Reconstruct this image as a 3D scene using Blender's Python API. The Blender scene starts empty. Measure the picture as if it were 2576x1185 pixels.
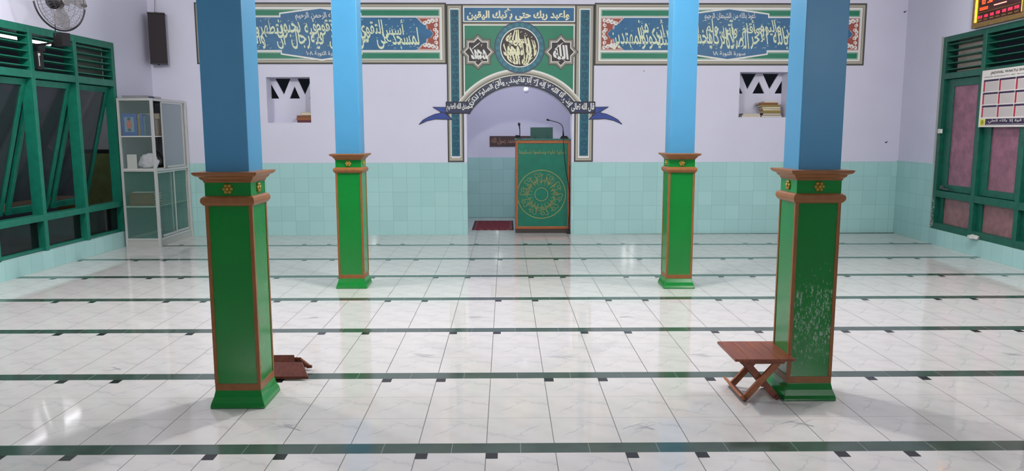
import bpy, bmesh, math, random
from mathutils import Vector, Matrix
random.seed(7)
SC = bpy.context.scene
COL = SC.collection
PI = math.pi

# ------------------------------------------------------------------ camera
F_PX, YAW, PITCH, ROLL, CAM_H = 1917.27, -.0080, .1364, -.0017, 1.5
def cam_axes():
    cy, sy, cp, sp, cr, sr = math.cos(YAW), math.sin(YAW), math.cos(PITCH), math.sin(PITCH), math.cos(ROLL), math.sin(ROLL)
    f = Vector((-sy*cp, cy*cp, -sp)); rt = Vector((cy, sy, 0)); up = rt.cross(f)
    return cr*rt + sr*up, -sr*rt + cr*up, f
_r, _u, _f = cam_axes()
cd = bpy.data.cameras.new('camera'); cam = bpy.data.objects.new('camera', cd); COL.objects.link(cam)
cd.sensor_fit = 'HORIZONTAL'; cd.sensor_width = 36; cd.lens = F_PX/2576*36
cam.matrix_world = Matrix(((_r.x, _u.x, -_f.x, 0), (_r.y, _u.y, -_f.y, 0), (_r.z, _u.z, -_f.z, CAM_H), (0, 0, 0, 1)))
cd.clip_start = .05
SC.camera = cam

# ------------------------------------------------------------------ world and exposure
w = bpy.data.worlds.new('dusk'); SC.world = w; w.use_nodes = True
w.node_tree.nodes['Background'].inputs[0].default_value = (.10, .13, .18, 1)
w.node_tree.nodes['Background'].inputs[1].default_value = .06
SC.view_settings.view_transform = 'Standard'; SC.view_settings.look = 'None'
SC.view_settings.exposure = 0.05; SC.view_settings.gamma = 1
SC.cycles.max_bounces = 8; SC.cycles.diffuse_bounces = 5; SC.cycles.glossy_bounces = 5; SC.cycles.transparent_max_bounces = 16
try: SC.cycles.sample_clamp_indirect = 8
except Exception: pass

# ------------------------------------------------------------------ lamps of the room, plus added front and chamber fills (fixtures are built further down)
ROOM_AND_FILL_LAMPS = [(0.1, 6.0, 3.45, 225), (-3.9, 6.25, 3.45, 165), (4.15, 6.25, 3.45, 160), (0.1, -1.6, 3.45, 18)]  # last entry is an added fill that brightens the column fronts
for x, y, z, p in ROOM_AND_FILL_LAMPS:
    l = bpy.data.lights.new('ceiling_lamp_light', 'POINT'); l.energy = p; l.shadow_soft_size = .13; l.color = (1.0, .985, .955)
    o = bpy.data.objects.new('ceiling_lamp_light', l); o.location = (x, y, z-.24); COL.objects.link(o)
for nm, loc, p, r in (('mihrab_fill_light', (.2, 11.62, 2.56), 18, .10), ('veranda_lamp_light', (-6.5, 10.6, 2.62), 8, .3),):  # the mihrab light is added to brighten the chamber
    l = bpy.data.lights.new(nm, 'POINT'); l.energy = p; l.shadow_soft_size = r; l.color = (.97, .97, 1.0)
    o = bpy.data.objects.new(nm, l); o.location = loc; COL.objects.link(o)

# ------------------------------------------------------------------ materials
def srgb(c):
    if isinstance(c, str):
        c = [int(c[i:i+2], 16)/255 for i in (0, 2, 4)]
    return tuple(((v+.055)/1.055)**2.4 if v > .04045 else v/12.92 for v in c)
_M = {}
def mat(name, col, rough=.5, metal=0., spec=.5, emit=None, estr=0., noise=0., nscale=8., coat=0., bump=0., bscale=40., alpha=None):
    if name in _M: return _M[name]
    m = bpy.data.materials.new(name); m.use_nodes = True
    nt = m.node_tree; b = nt.nodes['Principled BSDF']; c = srgb(col)
    b.inputs['Base Color'].default_value = (*c, 1); b.inputs['Roughness'].default_value = rough
    b.inputs['Metallic'].default_value = metal; b.inputs['Specular IOR Level'].default_value = spec
    b.inputs['Coat Weight'].default_value = coat; b.inputs['Coat Roughness'].default_value = .04
    if emit is not None:
        b.inputs['Emission Color'].default_value = (*srgb(emit), 1); b.inputs['Emission Strength'].default_value = estr
    tc = nt.nodes.new('ShaderNodeTexCoord')
    if noise:
        n = nt.nodes.new('ShaderNodeTexNoise'); n.inputs['Scale'].default_value = nscale; n.inputs['Detail'].default_value = 6
        nt.links.new(tc.outputs['Object'], n.inputs['Vector'])
        r = nt.nodes.new('ShaderNodeValToRGB'); r.color_ramp.elements[0].position = .3; r.color_ramp.elements[1].position = .7
        r.color_ramp.elements[0].color = (*[v*(1-noise) for v in c], 1); r.color_ramp.elements[1].color = (*[min(1, v*(1+noise*.6)) for v in c], 1)
        nt.links.new(n.outputs['Fac'], r.inputs['Fac']); nt.links.new(r.outputs['Color'], b.inputs['Base Color'])
    if bump:
        n2 = nt.nodes.new('ShaderNodeTexNoise'); n2.inputs['Scale'].default_value = bscale
        nt.links.new(tc.outputs['Object'], n2.inputs['Vector'])
        bp = nt.nodes.new('ShaderNodeBump'); bp.inputs['Strength'].default_value = bump; bp.inputs['Distance'].default_value = .004
        nt.links.new(n2.outputs['Fac'], bp.inputs['Height']); nt.links.new(bp.outputs['Normal'], b.inputs['Normal'])
    if alpha is not None: b.inputs['Alpha'].default_value = alpha
    _M[name] = m; return m
def glass(name, tint, alpha, rough=.05, noise=0.):
    """thin pane: part clear, part tinted reflecting surface"""
    return mat(name, tint, rough=rough, alpha=alpha, noise=noise, nscale=14)

class N:  # tiny node helper
    def __init__(s, m): s.t = m.node_tree
    def math(s, op, a, b=None, c=None):
        n = s.t.nodes.new('ShaderNodeMath'); n.operation = op
        for i, v in enumerate((a, b, c)):
            if v is None: continue
            if isinstance(v, (int, float)): n.inputs[i].default_value = v
            else: s.t.links.new(v, n.inputs[i])
        return n.outputs[0]
    def noise(s, vec, scale, detail=3, rough=.5):
        n = s.t.nodes.new('ShaderNodeTexNoise'); n.inputs['Scale'].default_value = scale; n.inputs['Detail'].default_value = detail
        n.inputs['Roughness'].default_value = rough; s.t.links.new(vec, n.inputs['Vector']); return n.outputs['Fac']
    def mix(s, f, a, b):
        n = s.t.nodes.new('ShaderNodeMix'); n.data_type = 'RGBA'
        for i, v in ((0, f), (6, a), (7, b)):
            if isinstance(v, (int, float)): n.inputs[i].default_value = v
            elif isinstance(v, tuple): n.inputs[i].default_value = (*v, 1)
            else: s.t.links.new(v, n.inputs[i])
        return n.outputs[2]
    def ramp(s, f, a, b, lo=0., hi=1.):
        n = s.t.nodes.new('ShaderNodeMapRange'); n.interpolation_type = 'SMOOTHSTEP'
        s.t.links.new(f, n.inputs[0]); n.inputs[1].default_value = a; n.inputs[2].default_value = b
        n.inputs[3].default_value = lo; n.inputs[4].default_value = hi; return n.outputs[0]

def floor_tile_mat():
    """white ceramic tile; the same grey vein print on every tile (UV 0..1 per tile)"""
    m = bpy.data.materials.new('white_veined_floor_tile'); m.use_nodes = True; n = N(m); t = m.node_tree
    b = t.nodes['Principled BSDF']; tc = t.nodes.new('ShaderNodeTexCoord'); sp = t.nodes.new('ShaderNodeSeparateXYZ')
    t.links.new(tc.outputs['UV'], sp.inputs[0]); U, V = sp.outputs[0], sp.outputs[1]
    nz = n.noise(tc.outputs['UV'], 4.6, 3, .5); nz2 = n.noise(tc.outputs['UV'], 2.3, 2)
    fine = n.noise(tc.outputs['UV'], 24, 4)
    wob = n.math('MULTIPLY', n.math('SUBTRACT', nz, .5), .34)
    # vein 1: climbs from the lower left to the middle top, vein 2: runs on to the right
    d1 = n.math('ABSOLUTE', n.math('SUBTRACT', n.math('ADD', V, wob), n.math('MULTIPLY_ADD', U, 1.25, .02)))
    m1 = n.math('MULTIPLY', n.ramp(U, .12, .3), n.ramp(U, .66, .56))
    d2 = n.math('ABSOLUTE', n.math('SUBTRACT', n.math('ADD', V, wob), n.math('MULTIPLY_ADD', U, -.42, 1.04)))
    m2 = n.ramp(U, .40, .52)
    wid = n.math('MULTIPLY_ADD', nz2, .11, .0)
    v1 = n.math('MULTIPLY', n.math('SUBTRACT', 1., n.math('MINIMUM', n.math('DIVIDE', d1, wid), 1.)), m1)
    v2 = n.math('MULTIPLY', n.math('SUBTRACT', 1., n.math('MINIMUM', n.math('DIVIDE', d2, wid), 1.)), n.math('MULTIPLY', m2, .7))
    blot = n.math('MULTIPLY', n.ramp(n.math('SUBTRACT', 1., n.math('MULTIPLY_ADD', n.math('ABSOLUTE', n.math('SUBTRACT', U, .5)), 4., n.math('MULTIPLY', n.math('ABSOLUTE', n.math('SUBTRACT', V, .72)), 7.))), 0., 1.), .55)
    vv = n.math('MULTIPLY', n.math('MAXIMUM', n.math('MAXIMUM', v1, v2), blot), n.ramp(fine, .25, .7, .35, 1.))
    base = n.mix(n.ramp(nz2, .3, .7), srgb('d2cfcb'), srgb('cbc8c4'))
    col = n.mix(n.math('MULTIPLY', vv, .60), base, srgb('a0a4a9'))
    e = .0062
    g = n.math('MAXIMUM', n.math('MAXIMUM', n.math('LESS_THAN', U, e), n.math('GREATER_THAN', U, 1-e)),
               n.math('MULTIPLY', n.math('MAXIMUM', n.math('LESS_THAN', V, e*.8), n.math('GREATER_THAN', V, 1-e*.8)), .75))
    col = n.mix(g, col, srgb('57534f'))
    t.links.new(col, b.inputs['Base Color'])
    b.inputs['Roughness'].default_value = .06; t.links.new(n.math('MULTIPLY_ADD', g, .5, .06), b.inputs['Roughness'])
    b.inputs['IOR'].default_value = 1.5
    gn = n.noise(tc.outputs['Object'], 2.2, 2); bp = t.nodes.new('ShaderNodeBump'); bp.inputs['Strength'].default_value = .10; bp.inputs['Distance'].default_value = .002
    t.links.new(gn, bp.inputs['Height']); t.links.new(bp.outputs['Normal'], b.inputs['Normal'])
    return m
def wall_tile_mat():
    """pale turquoise wall tile 20 x 21 cm laid on the face of a wall (x along the wall, z up)"""
    m = bpy.data.materials.new('turquoise_wall_tile'); m.use_nodes = True; n = N(m); t = m.node_tree
    b = t.nodes['Principled BSDF']; tc = t.nodes.new('ShaderNodeTexCoord'); sp = t.nodes.new('ShaderNodeSeparateXYZ')
    t.links.new(tc.outputs['Object'], sp.inputs[0]); X, Z = sp.outputs[0], sp.outputs[2]
    def line(c, size, off, wdt):
        f = n.math('FRACT', n.math('DIVIDE', n.math('ADD', c, off), size))
        return n.math('LESS_THAN', n.math('MULTIPLY', n.math('MINIMUM', f, n.math('SUBTRACT', 1., f)), size), wdt)
    lx = line(X, .2016, 20.16+.02, .0022); lz = line(Z, .209, .0, .0020)
    ix = n.math('FLOOR', n.math('DIVIDE', n.math('ADD', X, 20.18), .2016)); iz = n.math('FLOOR', n.math('DIVIDE', Z, .209))
    h = n.math('FRACT', n.math('MULTIPLY', n.math('SINE', n.math('ADD', n.math('MULTIPLY', ix, 12.99), n.math('MULTIPLY', iz, 78.2))), 43758.5))
    base = n.mix(h, srgb('a4cfcb'), srgb('abd6d2'))
    col = n.mix(n.math('MULTIPLY', n.math('MAXIMUM', lx, lz), .42), base, srgb('5f8f8a'))
    t.links.new(col, b.inputs['Base Color']); b.inputs['Roughness'].default_value = .035
    bp = t.nodes.new('ShaderNodeBump'); bp.inputs['Strength'].default_value = .04; bp.inputs['Distance'].default_value = .002
    t.links.new(n.noise(tc.outputs['Object'], 6, 1), bp.inputs['Height']); t.links.new(bp.outputs['Normal'], b.inputs['Normal'])
    return m
def worn_green_mat():
    m = bpy.data.materials.new('scuffed_green_gloss_paint'); m.use_nodes = True; n = N(m); t = m.node_tree
    b = t.nodes['Principled BSDF']; tc = t.nodes.new('ShaderNodeTexCoord'); sp = t.nodes.new('ShaderNodeSeparateXYZ')
    t.links.new(tc.outputs['Object'], sp.inputs[0]); X, Y, Z = sp.outputs
    mp = t.nodes.new('ShaderNodeMapping'); mp.inputs['Scale'].default_value = (1, 1, .35); t.links.new(tc.outputs['Object'], mp.inputs[0])
    a = n.noise(mp.outputs[0], 120, 4, .75); big = n.noise(tc.outputs['Object'], 9, 3)
    zone = n.math('MULTIPLY', n.math('MULTIPLY', n.ramp(Z, .05, .35), n.ramp(Z, .95, .55)), n.ramp(Y, -.05, -.11))
    thr = n.math('MULTIPLY_ADD', n.math('MULTIPLY', zone, n.math('ADD', big, .5)), -.20, .74)
    f = n.ramp(n.math('SUBTRACT', a, thr), 0., .05)
    col = n.mix(n.math('MULTIPLY', f, .75), srgb('0f7a30'), srgb('a9bfae'))
    t.links.new(col, b.inputs['Base Color']); t.links.new(n.math('MULTIPLY_ADD', f, .4, .16), b.inputs['Roughness'])
    return m
def wood_mat(name, c1, c2, rough=.35, axis=(14, 1.2, 14)):
    m = bpy.data.materials.new(name); m.use_nodes = True; n = N(m); t = m.node_tree
    b = t.nodes['Principled BSDF']; tc = t.nodes.new('ShaderNodeTexCoord'); mp = t.nodes.new('ShaderNodeMapping')
    mp.inputs['Scale'].default_value = axis; t.links.new(tc.outputs['Object'], mp.inputs[0])
    a = n.noise(mp.outputs[0], 3, 5, .6)
    t.links.new(n.mix(n.ramp(a, .3, .7), srgb(c1), srgb(c2)), b.inputs['Base Color']); b.inputs['Roughness'].default_value = rough
    return m
def carpet_mat():
    m = bpy.data.materials.new('red_patterned_carpet'); m.use_nodes = True; n = N(m); t = m.node_tree
    b = t.nodes['Principled BSDF']; tc = t.nodes.new('ShaderNodeTexCoord'); sp = t.nodes.new('ShaderNodeSeparateXYZ')
    t.links.new(tc.outputs['Object'], sp.inputs[0]); X, Y, Z = sp.outputs
    d = n.math('FRACT', n.math('MULTIPLY', n.math('ADD', n.math('ABSOLUTE', X), n.math('MULTIPLY', n.math('ABSOLUTE', Y), .6)), 9.))
    e = n.noise(tc.outputs['Object'], 28, 3)
    f = n.math('GREATER_THAN', n.math('MULTIPLY_ADD', e, .8, n.math('MULTIPLY', n.math('GREATER_THAN', d, .6), .35)), .62)
    t.links.new(n.mix(f, srgb('6d1a26'), srgb('9c6a62')), b.inputs['Base Color']); b.inputs['Roughness'].default_value = .95
    return m

WALL = mat('lilac_wall_paint', 'd4d3e3', .55, noise=.03, nscale=1.6, bump=.12, bscale=25)
WALLR = WALL
CEIL = mat('white_ceiling_paint', 'dedce2', .7)
TILE = floor_tile_mat(); WTILE = wall_tile_mat()
STRIPE = mat('dark_green_stripe_tile', '42544a', .12, noise=.25, nscale=5)
STRJ = mat('stripe_joint', '7d857b', .5)
MARK = mat('black_marker_tile', '1c1d1e', .2)
SCR = mat('grey_scratch', '9296a0', .5)
BLUE = mat('blue_gloss_paint', '4a93bd', .32, noise=.05, nscale=3)
GREEN = mat('green_gloss_paint', '0f8232', .16, noise=.06, nscale=4)
GREENW = worn_green_mat()
RUST = mat('copper_brown_paint', '8f5a2e', .4, noise=.12, nscale=20)
GOLD = mat('gold_paint', 'a58a34', .4, metal=.3, noise=.15, nscale=40)
FRAME = mat('dark_green_window_paint', '13715c', .38, noise=.2, nscale=12)
FRAMER = mat('deep_green_window_paint', '0c5a48', .42, noise=.25, nscale=12)
ALU = mat('aluminium_profile', 'c9c9c6', .4, metal=.2)
BLACK = mat('black_plastic', '121214', .4)
DBROWN = mat('dark_brown_cloth', '2c2326', .8)
WOOD = wood_mat('reddish_brown_wood', '6e3322', '8c4a2e')
WOODE = wood_mat('orange_brown_wood', '8f4f2d', 'a8643c')
WOODD = wood_mat('dark_red_wood', '54231a', '6d3122')
WHITE = mat('white_plastic', 'e8e6df', .4)

# ------------------------------------------------------------------ mesh builder
class MB:
    def __init__(s): s.v = []; s.f = []; s.m = []; s.uv = {}
    def face(s, pts, m=0, uv=None):
        i = len(s.v); s.v += [tuple(p) for p in pts]; s.f.append(tuple(range(i, i+len(pts)))); s.m.append(m)
        if uv: s.uv[len(s.f)-1] = uv
        return s
    def raw(s, vs, fs, m=0):
        i = len(s.v); s.v += [tuple(p) for p in vs]
        for f in fs: s.f.append(tuple(i+k for k in f)); s.m.append(m)
        return s
    def box(s, x0, x1, y0, y1, z0, z1, m=0):
        x0, x1 = sorted((x0, x1)); y0, y1 = sorted((y0, y1)); z0, z1 = sorted((z0, z1))
        v = [(x, y, z) for z in (z0, z1) for y in (y0, y1) for x in (x0, x1)]
        return s.raw(v, [(0, 2, 3, 1), (4, 5, 7, 6), (0, 1, 5, 4), (2, 6, 7, 3), (0, 4, 6, 2), (1, 3, 7, 5)], m)
    def bar(s, p, q, w, h, up=(0, 0, 1), m=0):
        p, q, up = Vector(p), Vector(q), Vector(up); d = (q-p).normalized(); a = d.cross(up).normalized(); b = a.cross(d)
        v = []
        for c in (p, q):
            for sa, sb in ((-1, -1), (1, -1), (1, 1), (-1, 1)): v.append(c+a*sa*w/2+b*sb*h/2)
        return s.raw(v, [(0, 1, 2, 3), (7, 6, 5, 4), (0, 4, 5, 1), (1, 5, 6, 2), (2, 6, 7, 3), (3, 7, 4, 0)], m)
    def tube(s, pts, r, n=8, m=0, closed=False, cap=True):
        pts = [Vector(p) for p in pts]; k = len(pts); rs = r if isinstance(r, (list, tuple)) else [r]*k; vs = []; prev = None
        for i, p in enumerate(pts):
            if closed: d = (pts[(i+1) % k]-pts[i-1]).normalized()
            else: d = (pts[min(i+1, k-1)]-pts[max(i-1, 0)]).normalized()
            if prev is None:
                a = d.cross(Vector((0, 0, 1)));  a = a if a.length > .1 else d.cross(Vector((1, 0, 0)))
            else: a = prev - d*prev.dot(d)
            a.normalize(); prev = a; b = d.cross(a)
            for j in range(n): t = 2*PI*j/n; vs.append(p+(a*math.cos(t)+b*math.sin(t))*rs[i])
        fs = []
        for i in range(k if closed else k-1):
            o, q = i*n, ((i+1) % k)*n
            for j in range(n): fs.append((o+j, o+(j+1) % n, q+(j+1) % n, q+j))
        if not closed and cap: fs += [tuple(range(n))[::-1], tuple(range((k-1)*n, k*n))]
        return s.raw(vs, fs, m)
    def lathe(s, prof, c=(0, 0, 0), n=24, m=0, axis='z', k4=False):
        """prof = [(radius, height)]; k4: square section with half width = radius"""
        if k4: n = 4
        vs = []
        for r, h in prof:
            for j in range(n):
                if k4: x, y = [(-1, -1), (1, -1), (1, 1), (-1, 1)][j]; x *= r; y *= r
                else: x, y = r*math.cos(2*PI*j/n), r*math.sin(2*PI*j/n)
                p = {'z': (x, y, h), 'y': (x, h, -y), 'x': (h, x, y)}[axis]
                vs.append((p[0]+c[0], p[1]+c[1], p[2]+c[2]))
        fs = []
        for i in range(len(prof)-1):
            for j in range(n): fs.append((i*n+j, i*n+(j+1) % n, (i+1)*n+(j+1) % n, (i+1)*n+j))
        fs += [tuple(range(n))[::-1], tuple(range((len(prof)-1)*n, len(prof)*n))]
        return s.raw(vs, fs, m)
    def poly(s, pts, y=0., m=0):
        """flat polygon in a wall's plane, seen from the room (y negative = towards the room)"""
        A = sum(pts[i-1][0]*pts[i][1]-pts[i][0]*pts[i-1][1] for i in range(len(pts)))
        if A < 0: pts = pts[::-1]
        return s.face([(x, y, z) for x, z in pts], m)
    def rect(s, x0, x1, z0, z1, y=0., m=0): return s.poly([(x0, z0), (x1, z0), (x1, z1), (x0, z1)], y, m)
    def prism(s, pts, y0, y1, m=0):
        A = sum(pts[i-1][0]*pts[i][1]-pts[i][0]*pts[i-1][1] for i in range(len(pts)))
        if A < 0: pts = pts[::-1]
        n = len(pts); v = [(x, y0, z) for x, z in pts]+[(x, y1, z) for x, z in pts]
        f = [tuple(range(n)), tuple(range(2*n-1, n-1, -1))]+[(i, n+i, n+(i+1) % n, (i+1) % n) for i in range(n)]
        return s.raw(v, f, m)
    def frame(s, x0, x1, z0, z1, w, y=0., m=0, wz=None):
        wz = wz or w
        s.poly([(x0, z0), (x1, z0), (x1-w, z0+wz), (x0+w, z0+wz)], y, m); s.poly([(x0, z1), (x1, z1), (x1-w, z1-wz), (x0+w, z1-wz)], y, m)
        s.poly([(x0, z0), (x0, z1), (x0+w, z1-wz), (x0+w, z0+wz)], y, m); s.poly([(x1, z0), (x1, z1), (x1-w, z1-wz), (x1-w, z0+wz)], y, m)
        return s
    def ribbon(s, pts, w, y=0., m=0):
        """flat brush stroke through 2D points; w number or per point"""
        k = len(pts); ws = w if isinstance(w, (list, tuple)) else [w]*k; L = []; R = []
        for i in range(k):
            a = pts[max(i-1, 0)]; b = pts[min(i+1, k-1)]; dx, dz = b[0]-a[0], b[1]-a[1]; l = math.hypot(dx, dz) or 1
            nx, nz = -dz/l*ws[i]/2, dx/l*ws[i]/2
            L.append((pts[i][0]+nx, pts[i][1]+nz)); R.append((pts[i][0]-nx, pts[i][1]-nz))
        for i in range(k-1): s.poly([R[i], R[i+1], L[i+1], L[i]], y, m)
        return s
    def grid(s, f, nu, nv, m=0):
        vs = [f(i/nu, j/nv) for j in range(nv+1) for i in range(nu+1)]
        fs = [(j*(nu+1)+i, j*(nu+1)+i+1, (j+1)*(nu+1)+i+1, (j+1)*(nu+1)+i) for j in range(nv) for i in range(nu)]
        return s.raw(vs, fs, m)
    def build(s, name, mats, parent=None, bevel=0, smooth=False, loc=None):
        me = bpy.data.meshes.new(name); me.from_pydata([tuple(v) for v in s.v], [], s.f)
        if not isinstance(mats, (list, tuple)): mats = [mats]
        for q in mats: me.materials.append(q)
        for p, mi in zip(me.polygons, s.m): p.material_index = mi; p.use_smooth = smooth
        if s.uv:
            ul = me.uv_layers.new(name='UVMap')
            for fi, uv in s.uv.items():
                for li, c in zip(me.polygons[fi].loop_indices, uv): ul.data[li].uv = c
        me.update(); o = bpy.data.objects.new(name, me); COL.objects.link(o)
        if parent: o.parent = parent
        if loc: o.location = loc
        if bevel:
            b = o.modifiers.new('bevel', 'BEVEL'); b.width = bevel; b.segments = 2; b.limit_method = 'ANGLE'; b.angle_limit = .7
        return o
def soft(pts, n=5):
    out = []
    for i in range(len(pts)-1):
        p0, p1, p2, p3 = pts[max(i-1, 0)], pts[i], pts[i+1], pts[min(i+2, len(pts)-1)]
        for k in range(n):
            t = k/n; out.append(tuple(.5*(2*p1[q]+(p2[q]-p0[q])*t+(2*p0[q]-5*p1[q]+4*p2[q]-p3[q])*t*t+(3*p1[q]-p0[q]-3*p2[q]+p3[q])*t**3) for q in (0, 1)))
    return out+[pts[-1]]
def circle(cx, cz, r, n=48, a0=0., a1=2*PI): return [(cx+r*math.cos(a0+(a1-a0)*i/n), cz+r*math.sin(a0+(a1-a0)*i/n)) for i in range(n+(0 if a1-a0 > 6.28 else 1))]
def ringm(mb, cx, cz, r0, r1, y, m=0, n=48, a0=0., a1=2*PI):
    for i in range(n):
        t, u = a0+(a1-a0)*i/n, a0+(a1-a0)*(i+1)/n
        mb.poly([(cx+r0*math.cos(t), cz+r0*math.sin(t)), (cx+r1*math.cos(t), cz+r1*math.sin(t)), (cx+r1*math.cos(u), cz+r1*math.sin(u)), (cx+r0*math.cos(u), cz+r0*math.sin(u))], y, m)
def thing(name, label, cat, loc=(0, 0, 0), rz=0., group=None):
    o = bpy.data.objects.new(name, None); COL.objects.link(o); o.empty_display_size = .1
    o.location = loc; o.rotation_euler = (0, 0, rz); o['label'] = label; o['category'] = cat
    if group: o['group'] = group
    return o
def tag(o, label, cat, group=None):
    o['label'] = label; o['category'] = cat
    if group: o['group'] = group
    return o
def struct(o): o['kind'] = 'structure'; return o
def wframe(origin, d):
    return (origin[0], origin[1], 0.), math.atan2(d[1], d[0])
LW = wframe((-5.305, 0), (.0298, 1)); RW = wframe((5.3125, 0), (-.0365, -1)); BW = wframe((0, 11.04), (1, .0128))
def place(o, fr): o.location = fr[0]; o.rotation_euler = (0, 0, fr[1]); return o
def wpt(fr, s, off, z):
    a = fr[1]; return Vector((fr[0][0]+math.cos(a)*s-math.sin(a)*off, fr[0][1]+math.sin(a)*s+math.cos(a)*off, z))
def pipe_copy(root):
    r = root.copy(); COL.objects.link(r)
    for ch in root.children:
        c = ch.copy(); COL.objects.link(c); c.parent = r
        for g in ch.children: d = g.copy(); COL.objects.link(d); d.parent = c
    return r

# ------------------------------------------------------------------ Arabic lettering (presentation forms, drawn right to left)
_forms = {}
def _setup():
    cp = 0xFE81
    for ch, n in (('آ', 2), ('أ', 2), ('ؤ', 2), ('إ', 2), ('ئ', 4), ('ا', 2), ('ب', 4), ('ة', 2), ('ت', 4), ('ث', 4), ('ج', 4), ('ح', 4), ('خ', 4), ('د', 2), ('ذ', 2), ('ر', 2), ('ز', 2),
                  ('س', 4), ('ش', 4), ('ص', 4), ('ض', 4), ('ط', 4), ('ظ', 4), ('ع', 4), ('غ', 4), ('ف', 4), ('ق', 4), ('ك', 4), ('ل', 4), ('م', 4), ('ن', 4), ('ه', 4), ('و', 2), ('ى', 2), ('ي', 4)):
        _forms[ch] = (cp, n); cp += n
_setup()
_LA = {'آ': 0xFEF5, 'أ': 0xFEF7, 'إ': 0xFEF9, 'ا': 0xFEFB}
def shape(txt):
    out = []; i = 0; prev_join = False
    while i < len(txt):
        ch = txt[i]
        if ch == 'ل' and i+1 < len(txt) and txt[i+1] in _LA:
            out.append(chr(_LA[txt[i+1]]+(1 if prev_join else 0))); prev_join = False; i += 2; continue
        if ch not in _forms: out.append(ch); prev_join = False; i += 1; continue
        cp, n = _forms[ch]; nxt = i+1 < len(txt) and (txt[i+1] in _forms) and n == 4
        if n == 4: k = 3 if (prev_join and nxt) else 2 if nxt else 1 if prev_join else 0
        else: k = 1 if prev_join else 0
        out.append(chr(cp+k)); prev_join = nxt; i += 1
    r = ''.join(reversed(out)); res = ''; k = 0
    while k < len(r):
        j = k
        while j < len(r) and '\u0660' <= r[j] <= '\u0669': j += 1
        if j > k: res += r[k:j][::-1]; k = j
        else: res += r[k]; k += 1
    return res
_tc = {}
def glyphs(s, off=0.):
    """triangulated outline of a string, normalised: returns verts, faces, bounds"""
    key = (s, off)
    if key not in _tc:
        c = bpy.data.curves.new('lettering', 'FONT'); c.body = s; c.offset = off; c.resolution_u = 3
        o = bpy.data.objects.new('lettering', c); COL.objects.link(o); bpy.context.view_layer.update()
        me = o.to_mesh(); v = [(p.co.x, p.co.y) for p in me.vertices]; f = [tuple(p.vertices) for p in me.polygons]; o.to_mesh_clear()
        bpy.data.objects.remove(o); bpy.data.curves.remove(c)
        par = list(range(len(v)))
        def find(a):
            while par[a] != a: par[a] = par[par[a]]; a = par[a]
            return a
        for q in f:
            for b in q[1:]: par[find(q[0])] = find(b)
        comp = {}; cid = [comp.setdefault(find(i), len(comp)) for i in range(len(v))]
        xs = [p[0] for p in v]; ys = [p[1] for p in v]; _tc[key] = (v, f, (min(xs), max(xs), min(ys), max(ys)), cid)
    return _tc[key]
YC = [0]
def write(mb, s, x0, x1, z0, z1, y, m=0, off=.012, shear=0., fn=None, arabic=True):
    """fit a string into a rectangle of the wall plane; fn warps (x,z)"""
    v, f, (a, b, c, d), cid = glyphs(shape(s) if arabic else s, off); P = []; YC[0] = (YC[0]+1) % 5
    for (px, py), ci in zip(v, cid):
        u, t = (px-a)/(b-a), (py-c)/(d-c); x = x0+u*(x1-x0)+shear*(t-.5)*(z1-z0); z = z0+t*(z1-z0)
        if fn: x, z = fn(x, z)
        P.append((x, y-.00012*(ci % 6)-.0008*YC[0], z))
    mb.raw(P, f, m)
def marks(mb, x0, x1, z0, z1, y, n, s=.02, m=0, fn=None, seed=3):
    """small vowel strokes"""
    rd = random.Random(seed)
    for i in range(n):
        x = rd.uniform(x0, x1); z = rd.uniform(z0, z1); k = rd.random()
        if k < .55: p = [(x-s, z-s*.45), (x+s, z+s*.45)]
        elif k < .8: p = [(x-s, z+s*.5), (x-s*.4, z-s*.3), (x, z+s*.4), (x+s*.4, z-s*.3), (x+s, z+s*.6)]
        else: p = [(x-s*.2, z-s*.8), (x+s*.3, z), (x-s*.2, z+s*.5), (x+s*.5, z+s*.8)]
        if fn: p = [fn(*q) for q in p]
        mb.ribbon(p, s*.42, y-.004-.0001*i, m)
def tiers(mb, words, x0, x1, zl, zh, y, m=0, off=.02):
    """words set right to left in two interlocking tiers, as in thuluth panels"""
    ws = []
    for wd in words:
        g = glyphs(shape(wd), off)[2]; ws.append(max(.5, (g[1]-g[0])))
    tot = sum(ws)*.60; sc = (x1-x0)/tot; x = x1; H = zh-zl; up = False
    for wd, wl in zip(words, ws):
        wp = wl*sc*.98
        def bend(px, pz): return (px+.007*math.sin((pz-zl)/H*5.5+px*3), pz)
        if up: write(mb, wd, x-wp*1.03, x+wp*.07, zl+H*.36, zh, y, m, off, shear=-.16, fn=bend)
        else: write(mb, wd, x-wp*1.05, x+wp*.05, zl, zl+H*.74, y, m, off, shear=-.16, fn=bend)
        x -= wl*sc*(.62 if up else .58); up = not up
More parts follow.
